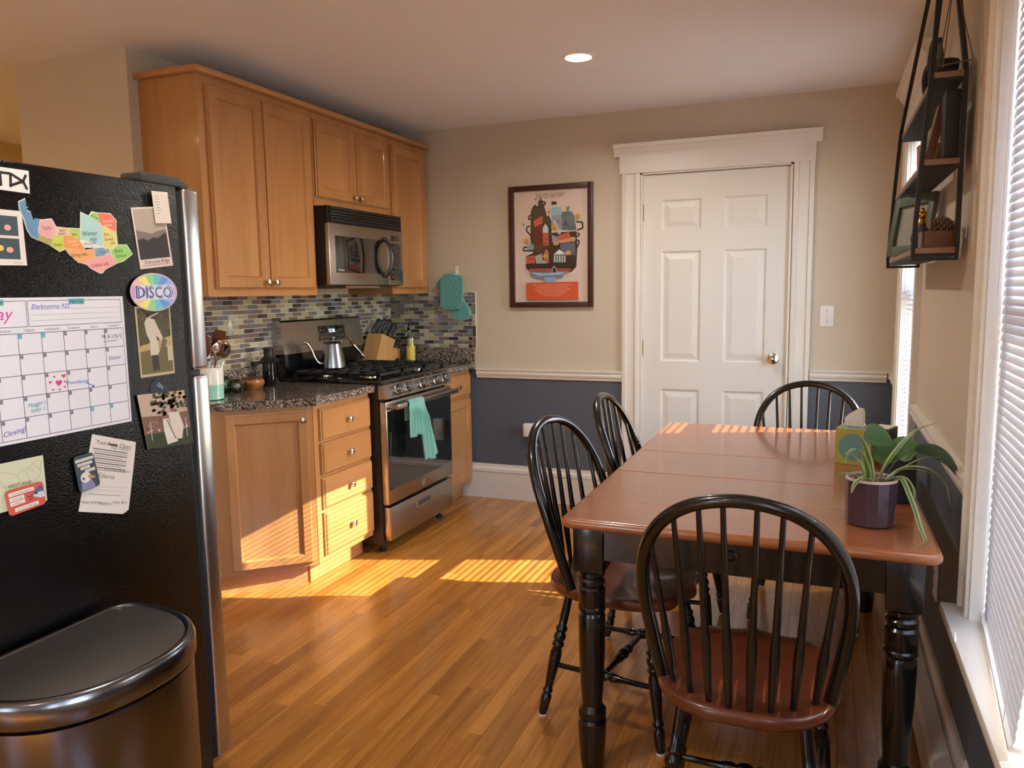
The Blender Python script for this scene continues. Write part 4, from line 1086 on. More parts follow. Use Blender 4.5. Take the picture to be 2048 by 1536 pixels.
# heart-shaped trailing leaves growing among the blades
dk, dk2 = (78, 116, 62), (88, 126, 68)
for st, tip, w_ in (((.135, 2.27, .94), (.20, 2.29, .905), .040), ((.19, 2.28, .925), (.25, 2.28, .95), .036), ((.11, 2.24, .985), (.18, 2.25, .955), .030)):
    a = Vector(st); c = Vector(tip); m_ = (a+c)/2+Vector((0, 0, .006)); blade([a, m_, c], w_, dk, dk2, 'heart_leaf', True)
blade([Vector((.235, 2.27, .942)), Vector((.28, 2.28, .938)), Vector((.315, 2.27, .915)), Vector((.337, 2.25, .878))], .018, (52, 72, 44), (60, 82, 50), 'heart_leaf', True)
for a, c in ((base+Vector((0, .02, 0)), (.135, 2.27, .94)), (base+Vector((.01, .02, 0)), (.19, 2.28, .925)), (base+Vector((-.01, .02, 0)), (.11, 2.24, .985)), (base+Vector((.02, .02, 0)), (.235, 2.27, .942))):
    a = Vector(a); c = Vector(c); b = MB(); b.tube(spline([a, (a+c)/2+Vector((0, .01, .02)), c], 5), .0014, 6)
    me = obj('stem', b, 'frame_green', t)
# ================================================================== papers and magnets on the fridge side
MAP = [
    ((70, 120, 160), [(1.141, 1.574), (1.156, 1.582), (1.157, 1.559), (1.165, 1.555), (1.169, 1.536), (1.172, 1.543), (1.185, 1.543), (1.179, 1.523), (1.177, 1.499), (1.162, 1.505), (1.154, 1.52), (1.149, 1.543), (1.142, 1.558)], []),
    ((222, 150, 150), [(1.185, 1.54), (1.212, 1.545), (1.22, 1.53), (1.216, 1.512), (1.211, 1.501), (1.194, 1.505), (1.178, 1.512)], [('Tufts', 1.199, 1.525, 0.011, (160, 30, 60))]),
    ((150, 150, 60), [(1.178, 1.512), (1.194, 1.505), (1.211, 1.501), (1.205, 1.489), (1.177, 1.499)], []),
    ((190, 196, 60), [(1.211, 1.501), (1.216, 1.511), (1.235, 1.513), (1.239, 1.51), (1.237, 1.482), (1.225, 1.477), (1.205, 1.489)], [('Davis', 1.222, 1.491, 0.01, (50, 60, 30))]),
    ((222, 180, 150), [(1.22, 1.529), (1.252, 1.528), (1.253, 1.513), (1.235, 1.513), (1.216, 1.512)], [('Ball', 1.234, 1.522, 0.008, (90, 50, 30)), ('Square', 1.234, 1.516, 0.007, (90, 50, 30))]),
    ((170, 190, 70), [(1.252, 1.528), (1.28, 1.529), (1.279, 1.507), (1.259, 1.511), (1.253, 1.513)], [('Magoun', 1.266, 1.516, 0.005, (60, 80, 30))]),
    ((160, 200, 196), [(1.286, 1.566), (1.306, 1.558), (1.333, 1.546), (1.338, 1.539), (1.336, 1.492), (1.304, 1.501), (1.28, 1.507)], [('Winter', 1.304, 1.52, 0.014, (20, 70, 80)), ('Hill', 1.312, 1.507, 0.013, (20, 70, 80))]),
    ((150, 190, 90), [(1.306, 1.559), (1.315, 1.569), (1.329, 1.568), (1.333, 1.546)], [('Ten', 1.32, 1.558, 0.006, (60, 90, 30))]),
    ((226, 92, 62), [(1.329, 1.568), (1.363, 1.569), (1.378, 1.555), (1.376, 1.529), (1.337, 1.542), (1.333, 1.547)], [('Assembly', 1.356, 1.552, 0.008, (250, 220, 200)), ('Square', 1.355, 1.543, 0.008, (250, 220, 200))]),
    ((220, 200, 110), [(1.338, 1.541), (1.376, 1.528), (1.377, 1.499), (1.357, 1.486), (1.337, 1.491)], [('East', 1.348, 1.521, 0.009, (60, 50, 30)), ('Somer', 1.354, 1.51, 0.01, (60, 50, 30)), ('ville', 1.364, 1.502, 0.009, (60, 50, 30))]),
    ((232, 130, 60), [(1.236, 1.512), (1.259, 1.511), (1.276, 1.504), (1.287, 1.49), (1.287, 1.481), (1.237, 1.486)], [('Powder', 1.258, 1.5, 0.008, (250, 210, 160)), ('house', 1.265, 1.493, 0.007, (250, 210, 160))]),
    ((226, 222, 206), [(1.275, 1.505), (1.304, 1.5), (1.335, 1.491), (1.315, 1.488), (1.288, 1.488), (1.283, 1.491)], [('Central Hill', 1.301, 1.497, 0.007, (50, 50, 60))]),
    ((236, 150, 80), [(1.237, 1.486), (1.287, 1.481), (1.312, 1.486), (1.313, 1.467), (1.271, 1.454), (1.249, 1.471)], [('Spring Hill', 1.271, 1.471, 0.01, (90, 40, 20))]),
    ((110, 140, 170), [(1.313, 1.487), (1.335, 1.49), (1.353, 1.481), (1.336, 1.471), (1.314, 1.468)], [('Union', 1.332, 1.479, 0.006, (30, 50, 90))]),
    ((232, 150, 140), [(1.271, 1.454), (1.314, 1.467), (1.336, 1.471), (1.354, 1.478), (1.373, 1.455), (1.337, 1.44), (1.331, 1.433), (1.324, 1.431), (1.302, 1.441), (1.293, 1.448)], [('Cobble Hill', 1.324, 1.45, 0.011, (150, 20, 50))]),
    ((140, 196, 80), [(1.355, 1.483), (1.376, 1.497), (1.403, 1.499), (1.418, 1.478), (1.39, 1.461), (1.373, 1.456)], [('Brick', 1.379, 1.484, 0.012, (20, 70, 30)), ('bottom', 1.385, 1.473, 0.01, (20, 70, 30))]),
]
SX = -1.5597; INK = (38, 34, 40); CREAM = (226, 216, 200)
def note(name, label, cat, poly, col, lay=0, rough=.6, th=.0009, group=None):
    """thin sheet on the fridge side, outline in (y, z); returns the thing and a Print laid on it"""
    c = (sum(p[0] for p in poly)/len(poly), sum(p[1] for p in poly)/len(poly)); x = SX+lay*.004
    t = thing(name, label, cat, (x, c[0], c[1]), group)
    k = 'sheet_%d_%d_%d' % col
    if k not in M: mat(k, col, rough)
    b = MB(); b.prism(poly, x, x+th, 'yz'); obj('sheet', b, k, t, False)
    pr = Print((x+th, 0, 0), (0, 1, 0), (0, 0, 1)); return t, pr
def quad(p, f=1.0): return list(p)
def bil(Q):
    """unit square -> quad (bottom-left, bottom-right, top-right, top-left)"""
    def f(u, v):
        a = [(1-u)*(1-v), u*(1-v), u*v, (1-u)*v]
        return (sum(w_*q[0] for w_, q in zip(a, Q)), sum(w_*q[1] for w_, q in zip(a, Q)))
    return f
def rot_text(pr, f, s, u, v, size, col, shear=0, wx=1):
    a = f(u, v); b_ = f(u+.05, v); pr.text(s, a[0], a[1], size, col, math.atan2(b_[1]-a[1], b_[0]-a[0]), shear, wx)

# monthly calendar board
t, pr = note('calendar_board', 'large white monthly calendar board with handwritten entries on the fridge', 'calendar', [(1.0, 1.0745), (1.381, 1.0745), (1.381, 1.377), (1.0, 1.377)], (224, 218, 222), th=.0015)
g0, cw = 1.0075, .0525; rows = [1.0815, 1.1255, 1.1695, 1.2145, 1.2585, 1.302]
for i in range(8): pr.line((g0+i*cw, rows[0]), (g0+i*cw, rows[-1]), .0012, INK)
for z in rows: pr.line((g0, z), (g0+7*cw, z), .0012, INK)
for a, c in ((1.0075, 1.136), (1.1395, 1.3725)):
    for p, q in (((a, 1.316), (c, 1.316)), ((a, 1.370), (c, 1.370)), ((a, 1.316), (a, 1.370)), ((c, 1.316), (c, 1.370))): pr.line(p, q, .0011, INK)
for z in (1.328, 1.340, 1.352): pr.line((1.145, z), (1.368, z), .0006, (120, 116, 120))
pr.k += 1; pr.rect(1.236, 1.276, 1.361, 1.3735, (96, 170, 176)); pr.rect(1.05, 1.088, 1.361, 1.3735, (96, 170, 176))
pr.text('NOTES', 1.256, 1.3635, .0105, INK); pr.text('MONTH', 1.069, 1.3635, .0105, INK)
pr.text('Darknstrmy 922', 1.192, 1.3535, .0135, (40, 96, 190), 0, .25); pr.text('May', 1.072, 1.332, .036, (206, 70, 150), 0, .3)
for i, d in enumerate(('SUNDAY', 'MONDAY', 'TUESDAY', 'WEDNESDAY', 'THURSDAY', 'FRIDAY', 'SATURDAY')): pr.text(d, g0+(i+.5)*cw, 1.306, .0062, (80, 76, 80))
n_ = 1
for r in range(5):
    for c in range(7):
        x, z = g0+c*cw+.0008, rows[5-r]-.0008
        if (r == 0 and c < 4) or (r == 4 and c > 4): pr.rect(x, x+.008, z-.010, z, (104, 178, 190), False)
        else:
            pr.rect(x, x+.0072, z-.0088, z, (150, 140, 150), False)
pr.k += 1; n_ = 1
for r in range(5):
    for c in range(7):
        if (r == 0 and c < 4) or (r == 4 and c > 4): continue
        pr.text(str(n_), g0+c*cw+.0045, rows[5-r]-.0083, .0075, (70, 30, 60)); n_ += 1
pr.text('M A I N E', 1.342, 1.279, .0135, (60, 40, 120)); pr.line((1.318, 1.272), (1.356, 1.274), .0011, (60, 40, 120))
pr.text('Dinner', 1.346, 1.229, .0125, (50, 50, 140), .06, .15); pr.text('Closing!', 1.087, 1.094, .0155, (90, 50, 150), .12, .2)
pr.text('Providence', 1.241, 1.183, .0125, (30, 110, 180), .0, .2); pr.pline([(1.262, 1.184), (1.284, 1.171), (1.283, 1.176), (1.284, 1.171), (1.279, 1.171)], .0016, (30, 110, 180))
pr.text("Maggie's", 1.141, 1.147, .0125, (30, 150, 160), .1, .2); pr.text('baby :)', 1.143, 1.1345, .0125, (30, 150, 160), .1, .2)
def heart(x, z, s, col):
    P = []
    for k in range(20):
        a = 2*math.pi*k/20; P.append((x+s*(16*math.sin(a)**3)/16, z+s*(13*math.cos(a)-5*math.cos(2*a)-2*math.cos(3*a)-math.cos(4*a))/16))
    pr.add(P, col, False)
for x, z, s, c in ((1.196, 1.190, .008, (206, 60, 130)), (1.209, 1.204, .0055, (226, 90, 90)), (1.176, 1.193, .004, (220, 80, 110)), (1.186, 1.204, .003, (220, 80, 110)), (1.211, 1.191, .003, (220, 80, 110)), (1.210, 1.179, .003, (220, 80, 110)), (1.197, 1.175, .003, (220, 80, 110)), (1.181, 1.176, .003, (220, 80, 110))): heart(x, z, s, c)
pr.k += 1; pr.build('board_print', t)
# white sticker with black rune-like mark
t, pr = note('logo_sticker', 'white sticker with a black angular logo at the top of the fridge', 'sticker', [(1.01, 1.597), (1.1675, 1.594), (1.169, 1.641), (1.01, 1.641)], (226, 220, 216))
for p, q in (((1.02, 1.630), (1.129, 1.630)), ((1.129, 1.630), (1.154, 1.6175)), ((1.124, 1.605), (1.156, 1.6185)), ((1.1285, 1.632), (1.1265, 1.603)), ((1.106, 1.63), (1.106, 1.603)), ((1.154, 1.6175), (1.162, 1.632)), ((1.154, 1.6185), (1.162, 1.602)), ((1.07, 1.63), (1.07, 1.603)), ((1.04, 1.63), (1.04, 1.603))): pr.line(p, q, .0055, (28, 22, 30)); pr.k += 1
pr.build('logo_print', t)
# card with egg pictures
t, pr = note('picture_card', 'white card with dark teal squares showing pink shells on the fridge', 'card', [(1.02, 1.442), (1.1475, 1.444), (1.1455, 1.556), (1.02, 1.556)], (222, 208, 200))
for z0, z1 in ((1.504, 1.544), (1.456, 1.4985)):
    pr.rect(1.03, 1.0795, z0, z1, (62, 78, 84), False); pr.rect(1.083, 1.1345, z0, z1, (62, 78, 84), False)
pr.k += 1
for x, z, c in ((1.112, 1.520, (222, 160, 150)), (1.113, 1.475, (222, 160, 150)), (1.093, 1.478, (226, 190, 90)), (1.06, 1.522, (222, 160, 150))): pr.ell(x, z, .0075, .006, c, 14, False)
pr.k += 1; pr.line((1.12, 1.449), (1.138, 1.449), .0008, (120, 110, 105)); pr.build('card_print', t)
# cut-out neighbourhood map magnets, one thing
allp = [p for _, pl, _ in MAP for p in pl]; c_ = (sum(p[0] for p in allp)/len(allp), sum(p[1] for p in allp)/len(allp))
t = thing('map_magnet', 'colourful hand-lettered neighbourhood map magnet on the fridge', 'magnet', (SX, c_[0], c_[1]))
for i, (col, pl, tx) in enumerate(MAP):
    cx_ = sum(p[0] for p in pl)/len(pl); cz_ = sum(p[1] for p in pl)/len(pl)
    n = len(pl); grow = []
    for k, p in enumerate(pl):
        d = Vector((p[0]-cx_, p[1]-cz_)); grow.append((p[0]+d.normalized().x*.0018, p[1]+d.normalized().y*.0018))
    b = MB(); b.prism(grow, SX, SX+.0012+i*.00003, 'yz'); pc = obj('map_piece', b, 'paper', t, False)
    pr = Print((SX+.0012+i*.00003+.0004, 0, 0), (0, 1, 0), (0, 0, 1)); col = tuple(int(v*.82+226*.18) for v in col); pr.add(pl, col)
    rr = random.Random(i)
    for q in range(5): # painted blotches
        k = rr.randrange(n); f = .35+.3*rr.random(); pr.ell(cx_+(pl[k][0]-cx_)*f, cz_+(pl[k][1]-cz_)*f, .002, .0014, [max(0, min(255, v+rr.choice((-36, 28)))) for v in col], 8, False)
    pr.k += 1
    for s, y_, z_, h_, cc in tx: pr.text(s, y_, z_-h_*.35, h_*1.05, cc, .12, .15, .92)
    pr.build('piece_print', pc)
# ridge photo card, receipt magnet
Q = [(1.440, 1.442), (1.544, 1.454), (1.526, 1.602), (1.424, 1.589)]; f = bil(Q)
t, pr = note('photo_card', 'photo card of a misty dark ridge with cream border on the fridge', 'photo', Q, (222, 200, 186))
pr.add([f(.04, .15), f(.95, .15), f(.95, .97), f(.04, .97)], (178, 160, 144)); pr.add([f(.04, .15), f(.95, .15), f(.95, .62), f(.7, .6), f(.5, .56), f(.25, .6), f(.04, .64)], (126, 112, 104)); pr.add([f(.04, .15), f(.95, .15), f(.95, .56), f(.85, .55), f(.66, .48), f(.5, .5), f(.35, .45), f(.2, .5), f(.04, .47)], (52, 46, 48))
rot_text(pr, f, 'Franconia Ridge', .52, .075, .0125, (60, 46, 46), .3); rot_text(pr, f, 'WHITE MOUNTAIN NATIONAL FOREST', .5, .035, .005, (90, 70, 66)); pr.build('card_print', t)
Q = [(1.492, 1.557), (1.543, 1.560), (1.536, 1.637), (1.486, 1.635)]; f = bil(Q)
t, pr = note('receipt_magnet', 'small creased pale paper slip at the top right of the fridge side', 'paper', Q, (222, 206, 194), 1.2)
for k in range(7): pr.line(f(.12, .85-k*.09), f(.35+.05*(k % 3), .85-k*.09), .0011, (120, 96, 90))
pr.line(f(.05, .95), f(.7, .45), .001, (244, 236, 228)); pr.build('slip_print', t)
# DISCO oval
t, pr = note('disco_magnet', 'oval rainbow magnet lettered DISCO on the fridge', 'magnet', [(1.473+.073*math.cos(2*math.pi*k/40), 1.386+.0475*math.sin(2*math.pi*k/40)) for k in range(40)], (214, 180, 186), 1.2, th=.0016)
RB = [(206, 150, 196), (232, 190, 170), (236, 222, 120), (150, 206, 140), (110, 190, 200), (110, 150, 216), (160, 176, 226), (214, 170, 214)]
for half in (1, -1):
    for k in range(8):
        a0 = math.pi*(k/8); a1 = math.pi*((k+1)/8)
        pts = [(1.473, 1.386)]+[(1.473-.069*math.cos(a0+(a1-a0)*j/4), 1.386+half*.044*math.sin(a0+(a1-a0)*j/4)) for j in range(5)]
        pr.add(pts, RB[k], False)
pr.k += 1
pr.add([(1.414, 1.368), (1.533, 1.368), (1.533, 1.404), (1.414, 1.404)], (216, 214, 224)); pr.text('DISCO', 1.4735, 1.3705, .046, (60, 62, 110), 0, 0, .88); pr.k += 1; pr.text('DISCO', 1.4745, 1.3725, .041, (190, 196, 222), 0, 0, .93); pr.k += 1; pr.text('DISCO', 1.4735, 1.3735, .036, (84, 90, 150), 0, 0, 1.0); pr.build('magnet_print', t)
# beekeeper photograph
Q = [(1.418, 1.176), (1.526, 1.177), (1.524, 1.352), (1.414, 1.352)]; f = bil(Q)
t, pr = note('photo_print', 'faded photo of a figure in a pale bee suit in a garden', 'photo', Q, (196, 176, 140))
pr.add([f(.04, .04), f(.96, .04), f(.96, .97), f(.04, .97)], (84, 76, 52)); pr.add([f(.04, .04), f(.96, .04), f(.96, .42), f(.04, .36)], (112, 100, 62)); pr.add([f(.04, .36), f(.96, .42), f(.96, .56), f(.5, .5), f(.04, .44)], (190, 158, 100))
rr = random.Random(5)
for k in range(40): u, v = .06+.88*rr.random(), .58+.36*rr.random(); p_ = f(u, v); pr.ell(p_[0], p_[1], .003, .004, rr.choice(((66, 62, 44), (110, 100, 64), (96, 84, 58))), 7, False)
pr.k += 1
pr.add([f(.32, .30), f(.52, .28), f(.60, .36), f(.52, .58), f(.66, .5), f(.72, .54), f(.56, .74), f(.5, .82), f(.3, .84), f(.22, .76), f(.26, .6), f(.34, .5)], (206, 192, 172)); pr.add([f(.36, .08), f(.56, .08), f(.54, .30), f(.36, .30)], (64, 58, 50)); p_ = f(.5, .88); pr.ell(p_[0], p_[1], .0165, .012, (70, 58, 50)); pr.line(f(.36, .84), f(.64, .90), .003, (214, 200, 180)); pr.add([f(.64, .42), f(.74, .38), f(.84, .50), f(.72, .54)], (110, 98, 92)); pr.add([f(.82, .2), f(.96, .2), f(.96, .42), f(.82, .42)], (196, 184, 160)); pr.build('photo_image', t)
# dark magnet and garden party photo card
t, pr = note('chip_clip', 'small dark magnet peeking out above the party photo on the fridge', 'magnet', [(1.444, 1.12), (1.50, 1.12), (1.508, 1.135), (1.467, 1.174), (1.444, 1.153)], (52, 60, 70)); pr.text('SIM', 1.472, 1.146, .014, (180, 190, 200), -.8); pr.build('magnet_print', t)
Q = [(1.42, .997), (1.571, .985), (1.549, 1.13), (1.399, 1.136)]; f = bil(Q)
t, pr = note('party_photo', 'folded photo card of a couple in white at a garden party', 'photo', Q, (190, 160, 140), 1)
pr.add([f(.0, .0), f(1, 0), f(1, 1), f(0, 1)], (196, 166, 146)); pr.add([f(0, 0), f(1, 0), f(1, .30), f(0, .26)], (58, 66, 40)); pr.add([f(0, .26), f(1, .3), f(1, .62), f(.5, .58), f(0, .6)], (128, 92, 76))
for k in range(70): u, v = .25+.75*rr.random(), .62+.37*rr.random()**.8; p_ = f(u, v); pr.ell(p_[0], p_[1], .006, .004, rr.choice(((58, 62, 40), (84, 84, 54), (70, 66, 48))), 7, False)
pr.k += 1
for k in range(26): u, v = rr.random(), .32+.26*rr.random(); p_ = f(u, v); pr.ell(p_[0], p_[1], .003, .004, rr.choice(((168, 120, 104), (206, 186, 170), (96, 66, 58))), 7, False)
pr.k += 1
pr.add([f(.42, .04), f(.66, .08), f(.56, .34), f(.54, .52), f(.42, .52), f(.40, .3)], (226, 214, 200)); pr.add([f(.58, .12), f(.76, .12), f(.84, .36), f(.78, .62), f(.56, .62), f(.56, .4)], (222, 208, 192)); pr.line(f(.62, .12), f(.5, .5), .003, (120, 84, 74)); pr.k += 1
for u, v in ((.47, .58), (.66, .70)): p_ = f(u, v); pr.ell(p_[0], p_[1], .0075, .009, (150, 100, 84), 14, False); pr.ell(p_[0], p_[1]+.005, .0072, .006, (56, 36, 32), 12, False)
for u in (.12, .88): pr.line(f(u, .15), f(u+.03, .5), .002, (222, 210, 200)); pr.line(f(u-.08, .3), f(u+.06, .34), .002, (222, 210, 200))
pr.k += 1; pr.build('photo_image', t)
# claim letter
Q = [(1.219, .892), (1.353, .858), (1.389, 1.021), (1.27, 1.062)]
f = bil([(1.222, .893), (1.348, .857), (1.389, 1.021), (1.27, 1.062)])
t, pr = note('claim_letter', 'crumpled printed letter with handwriting low on the fridge side', 'paper', [(1.27, 1.062), (1.389, 1.021), (1.378, .968), (1.353, .86), (1.336, .854), (1.219, .892), (1.233, .939)], (222, 208, 196))
rot_text(pr, f, 'Your', .22, .885, .0145, (60, 52, 52)); rot_text(pr, f, 'Auto', .47, .885, .0145, (60, 52, 52)); rot_text(pr, f, 'Claim', .76, .885, .0145, (60, 52, 52)); pr.k += 1; pr.line(f(.37, .905), f(.58, .905), .003, (40, 34, 36)); rot_text(pr, f, 'THE THREAT', .66, .845, .010, (120, 104, 104), .2)
for k in range(10): pr.line(f(.06+.02*(k % 3), .82-k*.03), f(.84-.1*(k % 4 == 3), .82-k*.03), .0011 if k % 2 else .0022, (92, 80, 80))
rot_text(pr, f, 'knock down the window', .66, .55, .0075, (90, 80, 84), .2); rot_text(pr, f, 'Edwina', .42, .44, .017, (110, 100, 104), .4); rot_text(pr, f, 'Happy birthday', .2, .10, .009, (90, 82, 86), .3); rot_text(pr, f, 'Love, Ben', .8, .11, .010, (90, 82, 86), .3)
pr.line(f(.12, .22), f(.8, .22), .0012, (130, 118, 116)); pr.line(f(.3, .33), f(.9, .33), .0006, (160, 150, 148)); pr.line(f(.3, .28), f(.9, .28), .0006, (160, 150, 148)); rot_text(pr, f, 'ARBELLA', .5, .085, .0085, (110, 96, 92)); pr.build('letter_print', t)
def rr_poly(f, r=.1, n=5):
    P = []
    for cx_, cy_, a0 in ((1-r, r, -90), (1-r, 1-r, 0), (r, 1-r, 90), (r, r, 180)): P += [f(cx_+r*math.cos(R(a0+90*k/n)), cy_+r*math.sin(R(a0+90*k/n))) for k in range(n+1)]
    return P
f = bil([(1.222, .934), (1.277, .941), (1.263, 1.022), (1.212, 1.019)])
t, pr = note('gull_magnet', 'dark rounded magnet card with a gull over the crumpled letter', 'magnet', rr_poly(f, .13), (64, 72, 78), 1.2, th=.0014)
for u0, u1, v, s in ((.06, .96, .86, 'I wanted to find a penny'), (.12, .86, .74, 'would it be too much'), (.24, .7, .635, 'I wonder'), (.42, .92, .53, 'sometimes')):
    pr.add([f(u0, v-.04), f(u1, v-.04), f(u1, v+.04), f(u0, v+.04)], (222, 214, 200), False)
pr.k += 1
for u0, u1, v, s in ((.06, .96, .86, 'I wanted to find a penny'), (.12, .86, .74, 'would it be too much'), (.24, .7, .635, 'I wonder'), (.42, .92, .53, 'sometimes')): rot_text(pr, f, s, (u0+u1)/2, v-.022, .0048, INK, 0, .82)
pr.add([f(.1, .02), f(.78, .02), f(.7, .2), f(.6, .3), f(.18, .28)], (128, 132, 160)); p_ = f(.40, .37); pr.ell(p_[0], p_[1], .0135, .0125, (214, 208, 204)); pr.add([f(.5, .42), f(.82, .34), f(.84, .27), f(.56, .29)], (196, 128, 80)); p_ = f(.28, .35); pr.ell(p_[0], p_[1], .003, .003, (60, 60, 70)); pr.build('magnet_print', t)
# site plan sheet and red bird magnet
f = bil([(1.02, .938), (1.146, .937), (1.145, 1.038), (1.02, 1.039)])
t, pr = note('site_plan', 'pale green printed site plan low on the fridge side', 'paper', [f(0, 0), f(1, 0), f(1, 1), f(0, 1)], (206, 202, 168))
for L_ in ([(.1, .9), (.5, .7), (.62, .78), (.95, .92)], [(.5, .7), (.62, .42), (.3, .4)], [(.66, .75), (.74, .42), (.92, .6), (.95, .9)], [(.78, .9), (.9, .72), (.98, .84)], [(.72, .80), (.80, .76), (.79, .7), (.71, .74), (.72, .8)], [(.2, .75), (.25, .5), (.5, .46)], [(.74, .42), (.99, .1)], [(.2, .2), (.3, .4), (.28, .6)]): pr.pline([f(*p) for p in L_], .0008, (150, 146, 112))
rot_text(pr, f, 'WESTLAND', .54, .46, .010, (70, 66, 56)); pr.build('plan_print', t)
f = bil([(1.057, .926), (1.139, .933), (1.135, .984), (1.051, .981)])
t, pr = note('bird_magnet', 'red rounded magnet card with a small blue bird over the site plan', 'magnet', rr_poly(f, .12), (204, 84, 70), 1.2, th=.0014)
LN = ((.07, .74, .80, 'I may have been neglectful'), (.07, .46, .60, 'and his needs'), (.07, .46, .42, 'and feelings...'), (.16, .8, .16, 'but I got my 10,000 steps'))
for u0, u1, v, s in LN: pr.add([f(u0, v-.07), f(u1, v-.07), f(u1, v+.08), f(u0, v+.08)], (226, 216, 200), False)
pr.k += 1
for u0, u1, v, s in LN: rot_text(pr, f, s, (u0+u1)/2, v-.03, .0053, INK, 0, .8)
pr.add([f(.64, .52), f(.74, .66), f(.84, .8), f(.98, .86), f(1, .3), f(.86, .34), f(.72, .44)], (90, 100, 130)); pr.add([f(.66, .5), f(.8, .6), f(.98, .58), f(1, .32), f(.86, .34)], (206, 200, 204)); pr.line(f(.52, .52), f(.68, .52), .0016, (60, 44, 50)); pr.line(f(.56, .34), f(.68, .48), .0016, (60, 44, 50)); pr.k += 1; p_ = f(.78, .58); pr.ell(p_[0], p_[1], .0028, .0028, (40, 36, 40)); pr.build('magnet_print', t)

# ================================================================== framed poster on the far wall
t = thing('framed_poster', 'illustrated city map poster in a dark brown frame on the beige wall', 'poster', (-1.601, YB, 1.272))
x0, x1, z0, z1 = -1.877, -1.326, 1.272, 2.030; fr = .033
for n_, a in (('frame_side', (x0, x0+fr, z0, z1)), ('frame_side', (x1-fr, x1, z0, z1)), ('frame_rail', (x0+fr, x1-fr, z0, z0+fr)), ('frame_rail', (x0+fr, x1-fr, z1-fr, z1))):
    b = MB(); b.box(a[0], a[1], YB-.026, YB-.001, a[2], a[3], bev=.002); obj(n_, b, 'poster_frame', t)
b = MB(); b.box(x0+.01, x1-.01, YB-.010, YB-.002, z0+.01, z1-.01); obj('backing', b, 'paper', t, False)
PX, PZ, PWd, PH = x0+fr, z0+fr, x1-x0-2*fr, z1-z0-2*fr
pr = Print((0, YB-.010, 0), (1, 0, 0), (0, 0, 1))
def q(x, y):
    s = (x-258)/738; tp = 230-50*s; bt = 1357-12*s
    return (PX+PWd*s, PZ+PH*(1-(y-tp)/(bt-tp)))
def pa(pts, c): pr.add([q(*p) for p in pts], c)
def pe(x, y, a, b_, c): p_ = q(x, y); pr.ell(p_[0], p_[1], a*PWd/738, b_*PH/1127, c, 16)
pr.rect(PX, PX+PWd, PZ, PZ+PH, (226, 206, 192))
p_ = q(625, 255); pr.text('THE 99% INVISIBLE', p_[0], p_[1]-.004, .0235, (84, 66, 60), 0, 0, 1.02); p_ = q(620, 280); pr.text('MAP OF THE CITY', p_[0], p_[1]-.004, .0215, (84, 66, 60), 0, 0, 1.0)
dkb, olive, redb, salmon, grey, blue_, yel = (58, 42, 42), (66, 62, 44), (122, 52, 44), (206, 96, 72), (104, 110, 118), (120, 156, 176), (206, 164, 76)
for L_ in ([(420, 570), (385, 580), (380, 620), (410, 650), (430, 680)], [(460, 780), (350, 790), (345, 825), (460, 825)], [(880, 525), (940, 530), (945, 590), (890, 610)], [(890, 640), (912, 650), (905, 670), (885, 675)], [(885, 710), (910, 720), (900, 760), (885, 790)], [(430, 460), (402, 480), (410, 505), (430, 500)], [(500, 330), (560, 322), (580, 340), (560, 362)]):
    pr.pline([q(*p) for p in L_], .010, dkb)
pa([(420, 705), (430, 420), (455, 365), (475, 352), (495, 375), (510, 320), (530, 285), (545, 310), (580, 420), (590, 470), (612, 462), (635, 520), (640, 960), (470, 960)], olive)
pa([(375, 880), (460, 840), (610, 840), (640, 640), (885, 620), (890, 800), (880, 985), (830, 1040), (700, 1060), (420, 1050), (375, 1000)], dkb)
pa([(455, 560), (548, 535), (555, 790), (465, 800)], redb); pa([(455, 520), (545, 465), (548, 540), (460, 585)], salmon)
for i in range(4):
    for j in range(6): pa([(468+i*20, 590+j*30), (478+i*20, 588+j*30), (478+i*20, 605+j*30), (468+i*20, 607+j*30)], (84, 34, 32))
pa([(550, 640), (605, 640), (608, 770), (552, 770)], salmon); pa([(550, 590), (575, 545), (605, 585), (606, 640), (550, 640)], (206, 210, 216)); pe(580, 706, 9, 12, redb); pe(580, 748, 9, 12, redb)
pa([(640, 470), (735, 460), (738, 600), (645, 600)], (140, 160, 176)); pa([(640, 385), (735, 372), (735, 455), (640, 465)], (150, 190, 206)); pa([(738, 470), (840, 420), (865, 470), (885, 610), (740, 610)], (110, 124, 134)); pa([(740, 430), (800, 420), (840, 425), (790, 470), (738, 490)], (86, 110, 112)); pa([(745, 560), (780, 490), (808, 570)], (104, 70, 110)); pa([(640, 322), (690, 322), (690, 352), (640, 355)], dkb); pa([(785, 372), (820, 368), (815, 414), (788, 416)], (124, 140, 124))
pa([(650, 515), (680, 510), (735, 650), (705, 655)], (210, 200, 196))
for x in (742, 770, 800, 830, 860): pa([(x, 572), (x+18, 571), (x+18, 608), (x, 610)], (90, 104, 116))
pa([(640, 660), (700, 680), (720, 735), (645, 735)], (150, 160, 166)); pa([(700, 670), (810, 628), (830, 690), (705, 710)], salmon); pa([(705, 712), (830, 690), (820, 740), (720, 745)], (206, 150, 130)); pa([(720, 745), (870, 725), (880, 870), (740, 860)], (92, 100, 116))
for k in range(5): pa([(725, 765+k*18), (870, 748+k*18), (870, 753+k*18), (725, 770+k*18)], (126, 134, 150))
pa([(560, 845), (585, 805), (608, 840), (608, 950), (562, 950)], (206, 110, 80)); pa([(375, 890), (465, 870), (470, 950), (380, 960)], salmon)
for k in range(3): pa([(405+k*20, 905), (415+k*20, 902), (415+k*20, 915), (405+k*20, 918)], dkb)
pa([(390, 790), (425, 735), (460, 770), (458, 810), (395, 815)], (140, 156, 168)); pa([(470, 880), (540, 850), (550, 940), (480, 950)], (186, 176, 160)); pa([(480, 940), (560, 920), (606, 960), (480, 965)], (150, 176, 196))
